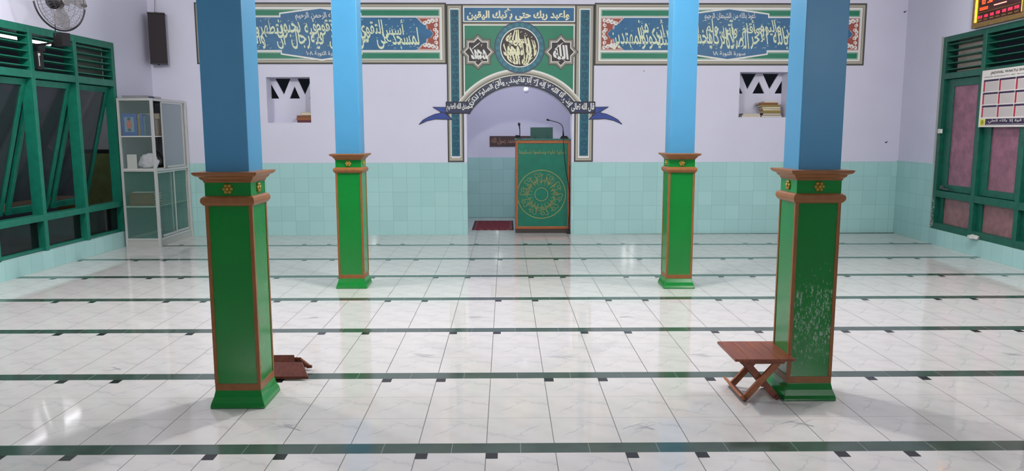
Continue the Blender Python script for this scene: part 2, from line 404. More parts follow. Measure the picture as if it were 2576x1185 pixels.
def scroll(mb, x0, x1, z0, z1, y, w, m=0, vert=True, step=None):
    """arabesque: alternating spirals along a strip"""
    wd = (x1-x0) if vert else (z1-z0); L = (z1-z0) if vert else (x1-x0); step = step or wd*1.05; n = max(1, round(L/step)); st = L/n
    for i in range(n):
        c = (i+.5)*st; sgn = 1 if i % 2 else -1; pts = []
        for k in range(26):
            t = k/25; r = wd*.44*(1-t*.82); a = sgn*(t*3.9*PI)+(-PI/2 if sgn > 0 else PI/2)+PI/2*0
            pts.append((math.cos(a)*r, c+math.sin(a)*r*st/wd*.95))
        for leaf in range(4):
            a = leaf*PI/2+.6; r = wd*.3; lp = [(math.cos(a)*r, c+math.sin(a)*r), (math.cos(a+.35)*r*1.35, c+math.sin(a+.35)*r*1.25)]
            q = [((x0+x1)/2+p[0], z0+p[1]) if vert else (x0+p[1], (z0+z1)/2+p[0]) for p in lp]; mb.ribbon(q, [w*1.8, w*.3], y, m)
        q = [((x0+x1)/2+p[0], z0+p[1]) if vert else (x0+p[1], (z0+z1)/2+p[0]) for p in pts]
        mb.ribbon(q, [w*(1.3-.6*k/25) for k in range(26)], y, m)

# ================================================================== SETTING
CEIL_Z = 3.8
# ---- floor: every tile a face with its own UV square, dark stripes every three rows, black marker pieces at the joints
X0, Y0, TW, TS, TH = -.0969, 3.5233, .3279, 1.09, .1115
fb = MB(); tr = (TS-TH)/3
OMIT = [1, 0, 1, 2, 0, 1, 0]
for k in range(-8, 9):
    yb = Y0+k*TS
    for i in range(-18, 19):
        xa = X0+i*TW
        for j in range(3):
            ya = yb+j*tr
            if ya+tr < -4.4 or ya > 13.4: continue
            if ya > 11.3 and not (-1.6 < xa < 1.4): continue
            if ya > 11.0 and yb+0 > 11.3 and False: continue
            fb.face([(xa, ya, 0), (xa+TW, ya, 0), (xa+TW, ya+tr, 0), (xa, ya+tr, 0)], 0, [(0, 0), (1, 0), (1, 1), (0, 1)] if (i*7+j*5+k*11) % 13 else [(1, 1), (0, 1), (0, 0), (1, 0)])
        if yb < 10.5:
            xs = xa+TW*.5
            fb.face([(xs+.0012, yb-TH, 0), (xs+TW-.0012, yb-TH, 0), (xs+TW-.0012, yb, 0), (xs+.0012, yb, 0)], 1)
            fb.face([(xs-.0012, yb-TH, 0), (xs+.0012, yb-TH, 0), (xs+.0012, yb, 0), (xs-.0012, yb, 0)], 2)
            om = OMIT[k] if 0 <= k <= 6 else k % 3
            if i % 3 != om:
                z = .0006; ya, yz = (yb+.002, yb+.06) if k == 6 else (yb-TH-.064, yb-TH-.002)
                fb.face([(xa, ya, z), (xa+.056, ya, z), (xa+.056, yz, z), (xa, yz, z)], 3)
        elif ya is not None and i > -6 and i < 5:
            fb.face([(xa, yb-TH, 0), (xa+TW, yb-TH, 0), (xa+TW, yb, 0), (xa, yb, 0)], 0, [(0, .62), (1, .62), (1, .96), (0, .96)])
# scratch marks on single tiles
rd = random.Random(5)
for cx, cy, big in [(-.56, 4.98, 1), (.36, 4.95, 1), (1.33, 4.98, .8), (-2.52, 4.72, 1), (-1.13, 3.74, 1), (.68, 3.72, 1.), (1.5, 3.76, 1), (2.0, 5.0, .8), (3.4, 4.95, .8), (-.27, 6.05, .7), (.98, 6.05, .7), (-1.55, 6.05, .7), (1.73, 7.7, .7)]:
    for q in range(5):
        a = (.5 if q % 2 else -.6)+rd.uniform(-.15, .15); o_ = rd.uniform(-.04, .04); L = rd.uniform(.05, .085)*big
        p0 = (cx+o_-math.cos(a)*L, cy+rd.uniform(-.02, .02)-math.sin(a)*L); p1 = (p0[0]+2*L*math.cos(a), p0[1]+2*L*math.sin(a))
        dx, dy = p1[0]-p0[0], p1[1]-p0[1]; l = math.hypot(dx, dy); nx, ny = -dy/l*.0016, dx/l*.0016
        fb.face([(p0[0]-nx, p0[1]-ny, .0005), (p1[0]-nx, p1[1]-ny, .0005), (p1[0]+nx, p1[1]+ny, .0005), (p0[0]+nx, p0[1]+ny, .0005)], 4)
struct(fb.build('floor', [TILE, STRIPE, STRJ, MARK, SCR]))
mb = MB(); mb.box(-6.2, 6.6, -4.3, 11.6, CEIL_Z, CEIL_Z+.12); struct(mb.build('ceiling', CEIL))

# ---- back wall with two niches and the arched mihrab opening
ACX, ACZ, AR = .207, 1.283, .853
N1 = (-3.384, -2.771, 1.622, 2.26, 1.97); N2 = (3.354, 4.05, 1.69, 2.328, 2.037)
wt = .24
mb = MB()
def wb(x0, x1, z0, z1): mb.box(x0, x1, 0, wt, z0, z1)
wb(-5.15, N1[0], 0, CEIL_Z); wb(N1[0], N1[1], 0, N1[2]); wb(N1[0], N1[1], N1[3], CEIL_Z); wb(N1[1], -.557, 0, CEIL_Z)
wb(.95, N2[0], 0, CEIL_Z); wb(N2[0], N2[1], 0, N2[2]); wb(N2[0], N2[1], N2[3], CEIL_Z); wb(N2[1], 5.95, 0, CEIL_Z)
a0 = math.asin((1.75-ACZ)/AR)
arc = circle(ACX, ACZ, AR, 40, PI-a0, a0)
for (xa, za), (xb, zb) in zip(arc[:-1], arc[1:]): mb.prism([(xa, za), (xb, zb), (xb, CEIL_Z), (xa, CEIL_Z)], 0, wt)
wb(-.557, arc[0][0], 1.75, CEIL_Z); wb(arc[-1][0], .95, 1.75, CEIL_Z)
struct(place(mb.build('wall_back', WALL), BW))
def niche(nn, low, top):
    """solid back of the niche and the zigzag vent block above it"""
    x0, x1, z0, z1, zm = nn; m_ = MB(); m_.box(x0-.05, x1+.05, wt, wt+.1, z0-.05, zm)
    pts = [(x, zm+h) for x, h in low]+[(x, z1+.01 if h is None else zm+h) for x, h in top]
    m_.prism(pts, wt, wt+.035); m_.box(x0-.05, x1+.05, wt, wt+.1, z1-.004, z1+.05); return m_
struct(place(niche(N1, [(-3.39, .215), (-3.276, 0), (-3.127, 0), (-3.05, .177), (-2.977, 0), (-2.838, 0), (-2.765, .15)], [(-2.765, None), (-2.79, None), (-2.904, .055), (-3.012, None), (-3.096, None), (-3.207, .055), (-3.332, None), (-3.39, None)]).build('wall_back_vent', WALL), BW))
struct(place(niche(N2, [(3.35, .24), (3.48, 0), (3.623, 0), (3.713, .177), (3.803, 0), (3.949, 0), (4.07, .22)], [(4.07, None), (4.01, None), (3.873, .06), (3.755, None), (3.675, None), (3.546, .06), (3.435, None), (3.35, None)]).build('wall_back_vent', WALL), BW))
# ---- mihrab chamber behind the arch
mb = MB(); MD = 2.21
mb.box(-.90, -.80, wt, MD+.1, 0, 2.8); mb.box(1.17, 1.27, wt, MD+.1, 0, 2.8); mb.box(-.80, 1.17, MD, MD+.1, 0, 2.8); mb.box(-.9, 1.27, wt, MD+.1, 2.8, 2.9)
struct(place(mb.build('wall_mihrab', WALL), BW))
def wains(idx, fr, parts, name='trim_%d'):
    m_ = MB()
    for x0, x1, z0, z1 in parts: m_.box(x0, x1, -.008, 0, z0, z1)
    return struct(place(m_.build(name % idx, WTILE), fr))
wains(1, BW, [(-4.98, -.557, 0, 1.047), (.95, 5.71, 0, 1.047)])
o = wains(2, ((0, 11.04, 0), BW[1]), [(-.80, 1.17, 0, 1.045)]); o.location = wpt(BW, 0, MD, 0)
wl = ((*wpt(BW, -.80, 0, 0)[:2], 0), BW[1]+PI/2); wains(3, wl, [(wt, MD-.008, 0, 1.045)])
wl = ((*wpt(BW, 1.17, 0, 0)[:2], 0), BW[1]-PI/2); wains(4, wl, [(-MD+.008, -wt, 0, 1.045)])

# ---- side walls, rear wall
mb = MB(); mb.box(-4.2, 5.98, 0, .15, 0, CEIL_Z); mb.box(10.02, 11.25, 0, .15, 0, CEIL_Z); mb.box(5.98, 10.02, 0, .15, 0, .2); mb.box(5.98, 10.02, 0, .15, 2.62, CEIL_Z)
struct(place(mb.build('wall_left', WALL), LW))
mb = MB(); mb.box(-6.56, 4.2, 0, .15, 0, CEIL_Z); mb.box(-11.3, -10.08, 0, .15, 0, CEIL_Z); mb.box(-10.08, -6.56, 0, .15, 0, .207); mb.box(-10.08, -6.56, 0, .15, 2.69, CEIL_Z)
struct(place(mb.build('wall_right', WALLR), RW))
mb = MB(); mb.box(-5.6, 5.4, -4.3, -4.15, 0, CEIL_Z); struct(mb.build('wall_rear', mat('shaded_rear_wall', '8c8a90', .6)))  # colour darkened for a dim rear space, less light on column fronts
wains(5, LW, [(-4, 5.9, 0, 1.06), (5.9, 10.05, 0, .2), (10.05, 10.97, 0, 1.06)])
wains(6, RW, [(-11.13, -10.1, 0, 1.06), (-10.1, -6.5, 0, .207), (-6.5, 4, 0, 1.06)])
# dark joint in the right corner and the thin plaster edge beside the right window
mb = MB(); mb.box(-10.125, -10.083, -.006, .02, .207, 2.70); struct(place(mb.build('trim_7', mat('grey_plaster_edge', 'a9a9a6', .6)), RW))
mb = MB(); mb.box(-11.128, -11.120, -.012, .0, 0, 1.06); struct(place(mb.build('trim_8', mat('corner_joint', '4f7f7a', .6)), RW))

# ---- left window: deep green timber frame, louvres above, sashes hinged at the top and pushed outward, low dark panes
def louver(m_, s0, s1, z0, z1, n, m=0):
    p = (z1-z0)/n
    for i in range(n):
        z = z0+(i+.5)*p; m_.bar((s0, .055, z), (s1, .055, z), .085, .011, up=(0, .12, 1), m=m)
DARKG = glass('dark_window_glass', '141618', .86, .08)
CLRG = glass('sash_glass', '3b4248', .42, .06)
w1 = struct(thing('window_1', 'wide green timber window in the left wall with louvres above and open slanting sashes', 'window', LW[0], LW[1]))
del w1['category']
posts = [6.0, 6.78, 7.585, 8.365, 9.165, 9.99]
mb = MB()
mb.box(5.98, 10.02, 0, .12, 2.54, 2.62); mb.box(5.98, 10.02, 0, .12, 2.07, 2.15); mb.box(5.98, 10.02, 0, .12, .53, .60); mb.box(5.98, 10.02, .03, .12, .2, .235)
for p in posts: mb.box(p-.03, p+.03, -.003, .125, .2, 2.6)
mb.build('window_frame', FRAME, w1, bevel=.004)
th = math.radians(15)
for a, b in zip(posts[:-1], posts[1:]):
    m_ = MB(); louver(m_, a+.03, b-.03, 2.15, 2.54, 5); m_.build('louver', FRAME, w1)
    e = thing('sash', '', '', (0, .07, 2.065)); del e['label'], e['category']; e.parent = w1; e.rotation_euler = (-th*-1, 0, 0)
    s = MB(); L = 1.53; x0, x1 = a+.036, b-.036
    s.box(x0, x0+.055, -.02, .02, -L, 0); s.box(x1-.055, x1, -.02, .02, -L, 0); s.box(x0+.055, x1-.055, -.02, .02, -.07, 0); s.box(x0+.055, x1-.055, -.02, .02, -L, -L+.08)
    bpy.data.objects.remove(e)
    so = s.build('sash', FRAME, w1, bevel=.004); so.location = (0, .075, 2.065); so.rotation_euler = (th, 0, 0)
    g = MB(); g.box(x0+.05, x1-.05, -.003, .003, -L+.07, -.06); g.build('sash_pane', CLRG, so)
    g = MB(); g.box(a+.03, b-.03, .08, .086, .235, .53); g.build('low_pane', DARKG, w1)
mb = MB(); mb.box(9.2, 9.96, .135, .145, 2.15, 2.54); mb.build('louver_backing', mat('lit_veranda_wall_tone', '5a6258', .7, noise=.2), w1)  # added sheet, its tone stands in for the lit veranda wall

# ---- right window: same joinery, closed sashes with frosted mauve panes
MAUVE = mat('frosted_mauve_pane', '8d5a6c', .22, noise=.28, nscale=9, bump=.3, bscale=120)
MAUVE2 = mat('frosted_rose_pane', '8f6468', .3, noise=.3, nscale=12, bump=.3, bscale=120)
w2 = struct(thing('window_2', 'wide deep green timber window in the right wall with closed mauve panes and louvres above', 'window', RW[0], RW[1]))
del w2['category']
posts = [-10.045, -9.165, -8.31, -7.455, -6.6]
mb = MB()
mb.box(-10.08, -6.56, 0, .12, 2.62, 2.69); mb.box(-10.08, -6.56, 0, .12, 2.15, 2.225); mb.box(-10.08, -6.56, 0, .12, .63, .715); mb.box(-10.08, -6.56, 0, .12, .207, .29)
for p in posts: mb.box(p-.037, p+.037, -.003, .125, .21, 2.68)
mb.build('window_frame', FRAMER, w2, bevel=.004)
for i, (a, b) in enumerate(zip(posts[:-1], posts[1:])):
    m_ = MB(); louver(m_, a+.037, b-.037, 2.225, 2.62, 5); m_.build('louver', FRAMER, w2)
    s = MB(); x0, x1 = a+.04, b-.04
    s.box(x0, x0+.16, .045, .085, .72, 2.145); s.box(x1-.10, x1, .045, .085, .72, 2.145); s.box(x0+.16, x1-.10, .045, .085, 2.05, 2.145); s.box(x0+.16, x1-.10, .045, .085, .72, .80)
    so = s.build('sash', FRAMER, w2, bevel=.004)
    g = MB(); g.box(x0+.155, x1-.095, .062, .068, .79, 2.06); g.build('sash_pane', MAUVE, so)
    g = MB(); g.box(a+.037, b-.037, .07, .076, .29, .63); g.build('low_pane', MAUVE2, w2)
    for q_ in ((x0, x0+.1), (x1-.05, x1)): s = MB(); s.box(q_[0], q_[1], .05, .082, .29, .63); s.build('low_stile', FRAMER, w2)
mb = MB(); mb.box(-9.95, -9.24, .125, .135, 2.225, 2.62); mb.build('louver_backing', mat('pale_grey_board', 'c0b0a6', .7, noise=.15), w2)

mb = MB(); rd2 = random.Random(4)
for i in range(26):
    x, z = rd2.uniform(-10.072, -10.02), rd2.uniform(.235, .60); a = rd2.uniform(0, PI); r = rd2.uniform(.006, .016)
    mb.poly([(x+r*(.5+rd2.random())*math.cos(a+q*PI/3)*.6, z+r*(.5+rd2.random())*math.sin(a+q*PI/3)*1.2) for q in range(6)], -.0036-.0001*i)
mb.build('peeled_paint', mat('bare_plaster_chips', 'b9bdb0', .7), w2)
mb = MB(); mb.lathe([(.022, -.012), (.024, .0), (.018, .03)], (-9.90, .01, .765), 12, 0, 'y'); mb.bar((-9.90, .012, .75), (-9.74, .012, .745), .016, .02); mb.build('window_catch', mat('catch_grey', '4a4d48', .5), w2)

# ---- veranda seen through the left window
mb = MB(); mb.box(-6.72, -6.05, 12.2, 12.5, 0, 3.2); struct(mb.build('wall_veranda', mat('veranda_wall_paint', 'cfd2d6', .6)))
mb = MB(); mb.box(-6.73, -6.04, 12.185, 12.2, 0, 1.16); struct(mb.build('trim_9', mat('veranda_green_paint', '8a9c62', .5, noise=.2)))
mb = MB(); mb.box(-6.73, -6.04, 12.18, 12.2, 1.16, 1.22); struct(mb.build('trim_10', mat('veranda_dark_band', '2b2e2c', .5)))
mb = MB(); mb.box(-9.2, -9.05, 0, 12.2, 0, 1.0); struct(mb.build('wall_veranda_far', mat('veranda_far_wall', '4a4f52', .7)))
mb = MB(); mb.box(-9.2, -5.5, 0, 12.3, -.06, -.01); struct(mb.build('floor_veranda', mat('veranda_floor', '6b625c', .5)))
mb = MB(); mb.box(-9.2, -5.35, 0, 12.3, 3.2, 3.26); struct(mb.build('ceiling_veranda', mat('veranda_ceiling', '4c4a4a', .8)))
t = thing('bench', 'tan wooden bench on the veranda outside the left window', 'bench', (-6.35, 10.1, 0))
mb = MB(); mb.box(-.2, .2, -1.3, 1.1, .52, .57); mb.build('seat', mat('tan_bench_wood', 'c29a62', .5), t)
for q in (-1.2, 1.0): mb = MB(); mb.box(-.17, .17, q, q+.06, -.01, .52); mb.build('leg', mat('tan_bench_wood', 'c29a62', .5), t)
t = thing('tube_lamp', 'lit white fluorescent tube on the veranda ceiling, seen through the left louvres', 'lamp', (-6.5, 10.5, 2.73))
mb = MB(); mb.tube([(0, -.7, 0), (0, .7, 0)], .018, 10); mb.build('tube', mat('lit_tube', 'ffffff', .5, emit='f4f6ff', estr=14), t)
mb = MB(); mb.box(-.03, .03, -.74, .74, .02, .06); mb.box(-.006, .006, -.01, .01, .06, .47); mb.build('fixture', WHITE, t)

# ---- room lamps and one added fill lamp: hanging globe bulbs on short rods, above the picture
for i, (x, y, z, p) in enumerate(ROOM_AND_FILL_LAMPS):
    t = thing('ceiling_lamp', ['white globe bulb hanging from the ceiling in the middle of the hall', 'white globe bulb hanging from the ceiling beside the left window', 'white globe bulb hanging from the ceiling beside the right window', 'added fill bulb, unseen near the rear, brightening the front faces of the columns'][i], 'lamp', (x, y, CEIL_Z), group='ceiling lamps')
    mb = MB(); mb.lathe([(.05, 0), (.05, -.02), (.008, -.03), (.008, z+.02-CEIL_Z), (.022, z+.02-CEIL_Z), (.025, z-.05-CEIL_Z)], n=14); mb.build('holder', WHITE, t)
    mb = MB(); c = z-.11-CEIL_Z; mb.lathe([(max(.003, .06*math.sin(q*PI/10)), c+.06*math.cos(q*PI/10)) for q in range(11)][::-1], n=16); mb.build('bulb', mat('lit_bulb', 'ffffff', .5, emit='ffffff', estr=6), t, smooth=True)
t = thing('tube_lamp', 'added tube lamp, unseen on the chamber ceiling behind the arch, brightening the chamber', 'lamp', (.2, 11.62, 2.8))  # added lamp, hidden above the arch, lifts the dark chamber
mb = MB(); mb.box(-.32, .32, -.025, .025, -.05, .0); mb.build('fixture', WHITE, t)
mb = MB(); mb.tube([(-.3, 0, -.07), (.3, 0, -.07)], .016, 10); mb.build('tube', mat('chamber_fill_tube', 'ffffff', .5, emit='f4f6ff', estr=3), t)
# small bright lamps on the rear wall (they glint in the wall tiles and the floor)
for i, (x, z) in enumerate([(4.65, 2.85), (-4.15, 2.3), (.1, 2.5)]):
    t = thing('wall_lamp', ['upright white tube lamp on the rear wall, right end', 'short white tube lamp on the rear wall, left end', 'short white tube lamp on the rear wall, above the entrance'][i], 'lamp', (x, -4.15, z))
    mb = MB(); h = .38 if i == 0 else .14; mb.box(-.05, .05, 0, .03, -h, h); mb.build('fixture', WHITE, t)
    mb = MB()
    for q in ((-.13, .13) if i == 0 else (0,)): mb.tube([(q, .075, -h*.93), (q, .075, h*.93)], .04 if i == 0 else .05, 10)
    mb.build('tube', mat('lit_wall_tube', 'ffffff', .5, emit='fffdf8', estr=55), t)

# ================================================================== COLUMNS
ROS = None
def rosette(parent, side, r=.03, z=1.2, off=.12):
    m_ = MB()
    for k in range(6):
        a = k*PI/3; m_.lathe([(.011, 0), (.011, .004), (.007, .009), (.002, .011)], (math.cos(a)*r*.62, 0, math.sin(a)*r*.62), 10, 0, 'y')
    m_.lathe([(.010, 0), (.010, .010), (.006, .015), (.001, .016)], (0, 0, 0), 12, 0, 'y')
    v = [(x, -y, z_) for x, y, z_ in m_.v]; m_.v = v; m_.f = [f[::-1] for f in m_.f]
    o = m_.build('rosette', GOLD, parent, smooth=True)
    a = side*PI/2; o.rotation_euler = (0, 0, a); o.location = (math.sin(a)*off, -math.cos(a)*off, z)
def column(label, x, y, worn=False, hb=.148, cap=0):
    t = thing('column', label, 'column', (x, y, 0), group='square painted columns of the hall')
    s = .121; g = GREENW if worn else GREEN; b = .115
    mb = MB(); mb.lathe([(hb, 0), (hb, .012), (hb-.004, .03), (hb-.016, .06), (s+.004, .092), (s+.004, .097)], k4=True); mb.build('base', g, t, bevel=.004)
    mb = MB(); mb.lathe([(s+.003, .095), (s+.003, .134)], k4=True); mb.build('lower_band', RUST, t, bevel=.002)
    mb = MB(); mb.lathe([(s, .13), (s, 1.12)], k4=True); mb.build('shaft', g, t)
    for sx in (-1, 1):
        for sy in (-1, 1):
            mb = MB(); mb.box(sx*(s+.004), sx*(s-.016), sy*(s+.004), sy*(s-.016), .134, 1.118); mb.build('corner_strip', RUST, t, bevel=.003)
    mb = MB(); mb.lathe([(s+.004, 1.108), (s+.012, 1.114), (s+.020, 1.126), (s+.022, 1.138), (s+.018, 1.152), (s+.008, 1.160), (s, 1.162)], k4=True); mb.build('moulding', RUST, t, bevel=.002)
    mb = MB(); mb.lathe([(s, 1.16), (s, 1.238)], k4=True); mb.build('neck', GREEN, t)
    mb = MB(); mb.lathe([(s+.004, 1.232), (s+.006, 1.242), (s+.018, 1.252), (s+.022, 1.262), (s+.040, 1.270), (s+.048, 1.280), (s+.048, 1.288), (b, 1.290)], k4=True); mb.build('capital', RUST, t, bevel=.0015)
    mb = MB(); mb.lathe([(b, 1.285), (b, CEIL_Z)], k4=True); mb.build('upper_shaft', BLUE, t, bevel=.004)
    for k in range(4): rosette(t, k, z=1.199, off=s)
    return t
column('nearest left square column, green and blue, with a small wooden stand behind it', -1.467, 4.150)
column('nearest right square column with white scuffed green paint, beside the folding wooden stool', 1.697, 4.232, worn=True)
column('far left square column, green below and blue above, standing left of the arch', -1.485, 7.340)
column('far right square column, green below and blue above, standing right of the pulpit', 1.655, 7.285)

# ================================================================== PAINTED MURALS ON THE BACK WALL
P_DK = mat('mural_near_black', '23211f', .55); P_G1 = mat('mural_grey_dark', '5a5850', .55); P_G2 = mat('mural_grey_mid', '8d8a7f', .55)
P_G3 = mat('mural_grey_light', 'b9b3a4', .55); P_G4 = mat('mural_grey_cream', 'a89d84', .55); P_W = mat('mural_white', 'e2e2dc', .5)
P_GR = mat('mural_green', '14795a', .45, noise=.08, nscale=6); P_BL = mat('mural_blue', '2a668f', .45, noise=.15, nscale=7)
P_TL = mat('mural_teal', '1d6272', .45, noise=.12, nscale=9); P_TL2 = mat('mural_teal_line', '163f58', .5); P_TL3 = mat('mural_teal_light', '3f94a0', .5)
P_RD = mat('mural_red_brown', '9a4a3c', .5); P_NV = mat('mural_navy', '2c3350', .45, noise=.1); P_RB = mat('mural_ribbon_blue', '2f4690', .45, noise=.15, nscale=9)
P_CR = mat('mural_cream_letters', 'd6e2c0', .5); P_BR = mat('mural_dark_brown', '33292b', .5); P_CR2 = mat('mural_pale_yellow_letters', 'e6e3bd', .5)
def ly(n): return -.0015-.0011*n
def moulding(mb, x0, x1, z0, z1, w, y, flip=False):
    """painted picture-frame moulding: bands of grey, dark line outside, white line inside"""
    ms = [0, 1, 2, 3, 4, 1, 5]; ws = [.15, .17, .15, .18, .14, .08, .13]; a = 0
    for k, (mi, f) in enumerate(zip(ms, ws)):
        mb.frame(x0+a, x1-a, z0+a, z1-a, w*f+.0005, y, mi); a += w*f
FM = [P_DK, P_G1, P_G2, P_G3, P_G4, P_W]

def banner(cx, x0, x1, label, top, words, bottom, z0=2.437, z1=3.280, seed=1):
    t = thing('calligraphy_banner', label, 'mural', BW[0], BW[1], group='long painted calligraphy panels')
    mb = MB(); moulding(mb, x0, x1, z0, z1, .066, ly(1)); mb.build('painted_frame', FM, t)
    xi0, xi1, zi0, zi1 = x0+.062, x1-.062, z0+.045+.02, z1-.055-.01
    mb = MB(); mb.rect(x0+.03, x1-.03, z0+.03, z1-.03, ly(0), 0); mb.build('white_ground', P_W, t)
    # blue field with a pointed centre
    hx = .555; zb0, zb1 = 2.632, 3.078; ap0, ap1 = 2.508, 3.196
    def field(d, y, m, mb):
        mb.poly([(xi0+.03-d, zb0-d), (cx-hx-d, zb0-d), (cx-hx-d, zb0-.045-d), (cx, ap0-d*1.3), (cx+hx+d, zb0-.045-d), (cx+hx+d, zb0-d), (xi1-.03+d, zb0-d), (xi1-.03+d, zb1+d), (cx+hx+d, zb1+d), (cx+hx+d, zb1+.045+d), (cx, ap1+d*1.3), (cx-hx-d, zb1+.045+d), (cx-hx-d, zb1+d), (xi0+.03-d, zb1+d)], y, m)
    mb = MB()
    for za, zb in ((3.095, 3.190), (2.506, 2.603)):
        mb.rect(xi0+.03, xi1-.03, za, zb, ly(1))
    mb.build('green_bars', P_GR, t)
    mb = MB()
    for za, zb in ((3.095, 3.190), (2.506, 2.603)): mb.frame(xi0+.037, xi1-.037, za+.007, zb-.007, .004, ly(2))
    field(.018, ly(3), 0, mb); mb.build('white_outline', P_W, t)
    mb = MB(); field(0, ly(4), 0, mb); mb.build('blue_field', P_BL, t)
    # notched corner ornaments
    for sgn, xe in ((1, xi1-.03), (-1, xi0+.03)):
        def X(d): return xe-sgn*d
        zc = (zb0+zb1)/2; H = (zb1-zb0)/2
        up = [(0, H), (.32, H), (.285, H-.035), (.24, H-.085), (.185, H-.10), (.18, H-.155), (.135, H-.165), (.105, .02), (.09, 0)]
        prof = up+[(d, -h) for d, h in up[-2::-1]]
        mb = MB()
        for sc_, m_, y_ in ((1.06, 1, 4.5), (1.0, 0, 5.5), (.93, 1, 6.5), (.88, 0, 7.5)):
            pts = [(X(d*sc_+(0 if d == 0 else .0)+ (1-sc_)*.06), zc+h*(.5+.5*sc_)) for d, h in prof]
            mb.poly(pts, ly(y_), m_)
        for s2 in (-1, 1):
            for q in range(3):
                c = (.10+.055*q, s2*(.175-.012*q)); pts = []
                for k in range(18): u = k/17; r = .03*(1-.75*u); a = u*3.3*PI+q; pts.append((X(c[0]+math.cos(a)*r), zc+c[1]+math.sin(a)*r))
                mb.ribbon(pts, [.019-.011*k/17 for k in range(18)], ly(9.5+.1*q), 1)
            for c in ((.055, .12), (.07, .06), (.045, .025), (.05, .185)):
                pts = []
                for k in range(14): u = k/13; r = .026*(1-.7*u); a = u*2.8*PI+c[0]*30; pts.append((X(c[0]+math.cos(a)*r), zc+s2*(c[1]+math.sin(a)*r)))
                mb.ribbon(pts, [.017-.009*k/13 for k in range(14)], ly(9.7), 1)
        # red ground under the scrolls is the visible band pattern
        mb.build('corner_ornament', [P_RD, P_W], t)
    mb = MB(); tx0, tx1 = x0+.40, x1-.40
    tiers(mb, words, tx0, tx1, 2.645, 3.05, ly(6), off=.014)
    marks(mb, tx0, tx1, 2.90, 3.06, ly(6), 60, .012, seed=seed); marks(mb, tx0, tx1, 2.65, 2.74, ly(6), 40, .012, seed=seed+1); marks(mb, tx0, tx1, 2.74, 2.90, ly(6), 26, .010, seed=seed+2)
    mb.build('main_lettering', P_CR, t)
    mb = MB(); write(mb, top, cx-.35, cx+.37, 3.035, 3.15, ly(7), off=.012, shear=-.2); mb.build('opening_lettering', P_W, t); mb = MB(); write(mb, bottom, cx-.21, cx+.25, 2.545, 2.62, ly(7), off=.012, shear=-.2)
    mb.build('chapter_lettering', P_W, t)
banner(-2.588, -4.335, -.832, 'long blue and green Arabic calligraphy panel painted on the wall left of the arch', 'بسم الله الرحمن الرحيم',
       ['لمسجد', 'أسس', 'على', 'التقوى', 'من', 'أول', 'يوم', 'أحق', 'أن', 'تقوم', 'فيه', 'فيه', 'رجال', 'يحبون', 'أن', 'يتطهروا', 'والله', 'يحب', 'المطهرين'], 'سورة التوبة ١٠٨', seed=3)
banner(3.165, 1.258, 5.128, 'long blue and green Arabic calligraphy panel painted on the wall right of the arch', 'اعوذ بالله من الشيطان الرجيم',
       ['إنما', 'يعمر', 'مساجد', 'الله', 'من', 'آمن', 'بالله', 'واليوم', 'الآخر', 'وأقام', 'الصلاة', 'وآتى', 'الزكاة', 'ولم', 'يخش', 'إلا', 'الله', 'فعسى', 'أولئك', 'أن', 'يكونوا', 'من', 'المهتدين'], 'سورة التوبة ١٨', z0=2.420, z1=3.282, seed=9)

# ---- the painted portal round the arch
t = thing('mihrab_mural', 'green and grey painted portal with Arabic medallion and lettered band around the arch', 'mural', BW[0], BW[1])
mb = MB()
# pilaster frames, header frame
PZ = 1.055; TOP = 3.262
mb2 = MB()
for x0, x1 in ((-.832, -.598), (.985, 1.258)):
    moulding(mb, x0, x1, PZ, TOP, .062, ly(1))
    mb2.rect(x0+.01, x1-.01, PZ+.01, TOP-.01, ly(0), 5)
mb.rect(-.60, .987, 3.222, TOP, ly(1), 3); mb.rect(-.60, .987, 3.245, TOP, ly(2), 1); mb.rect(-.60, .987, 3.255, TOP, ly(3), 0)
mb.rect(-.60, .987, 2.985, 3.02, ly(1), 1); mb.rect(-.60, .987, 2.962, 2.998, ly(2), 4)
mb.rect(-.60, -.575, 1.93, 2.99, ly(1), 2); mb.rect(.962, .987, 1.93, 2.99, ly(1), 2)
mb.build('painted_frame', FM, t); 
# green spandrel ground above the arch
gp = [(-.585, 2.975), (.972, 2.975), (.972, 1.96)]
RO = 2.362-ACZ
def arcpts(r, a_, b_, n=36): return circle(ACX, ACZ, r, n, a_, b_)
def sp(d, r, y, m, mb):
    x0, x1, zt = -.592+d, .978-d, 2.985-d
    aR = math.acos((x1-ACX)/r); aL = math.acos((x0-ACX)/r)
    mb.poly([(x0, zt)]+[(x1, zt)]+arcpts(r, aR, aL), y, m)
mb = MB(); sp(0, 2.345-ACZ, ly(3), 1, mb); sp(.016, 2.375-ACZ, ly(4), 0, mb); mb.build('green_ground', [P_GR, P_W], t)
# arch moulding: grey rings from the lettered band outward
mb = MB()
rb = 2.283-ACZ
def ring2(r0, r1, y, m):
    a_ = max(math.asin(min(.99, (1.915-ACZ)/r1)), .2); 
    ringm(mb, ACX, ACZ, r0, r1, y, m, 48, a_*.98, PI-a_*.98)
for r0, r1, m in ((rb, rb+.012, 5), (rb+.012, rb+.022, 1), (rb+.022, rb+.040, 2), (rb+.040, rb+.066, 3), (rb+.066, rb+.080, 5)): ring2(r0, r1, ly(5), m)
ring2(rb-.012, rb, ly(5), 1)
mb.build('arch_moulding', FM, t)
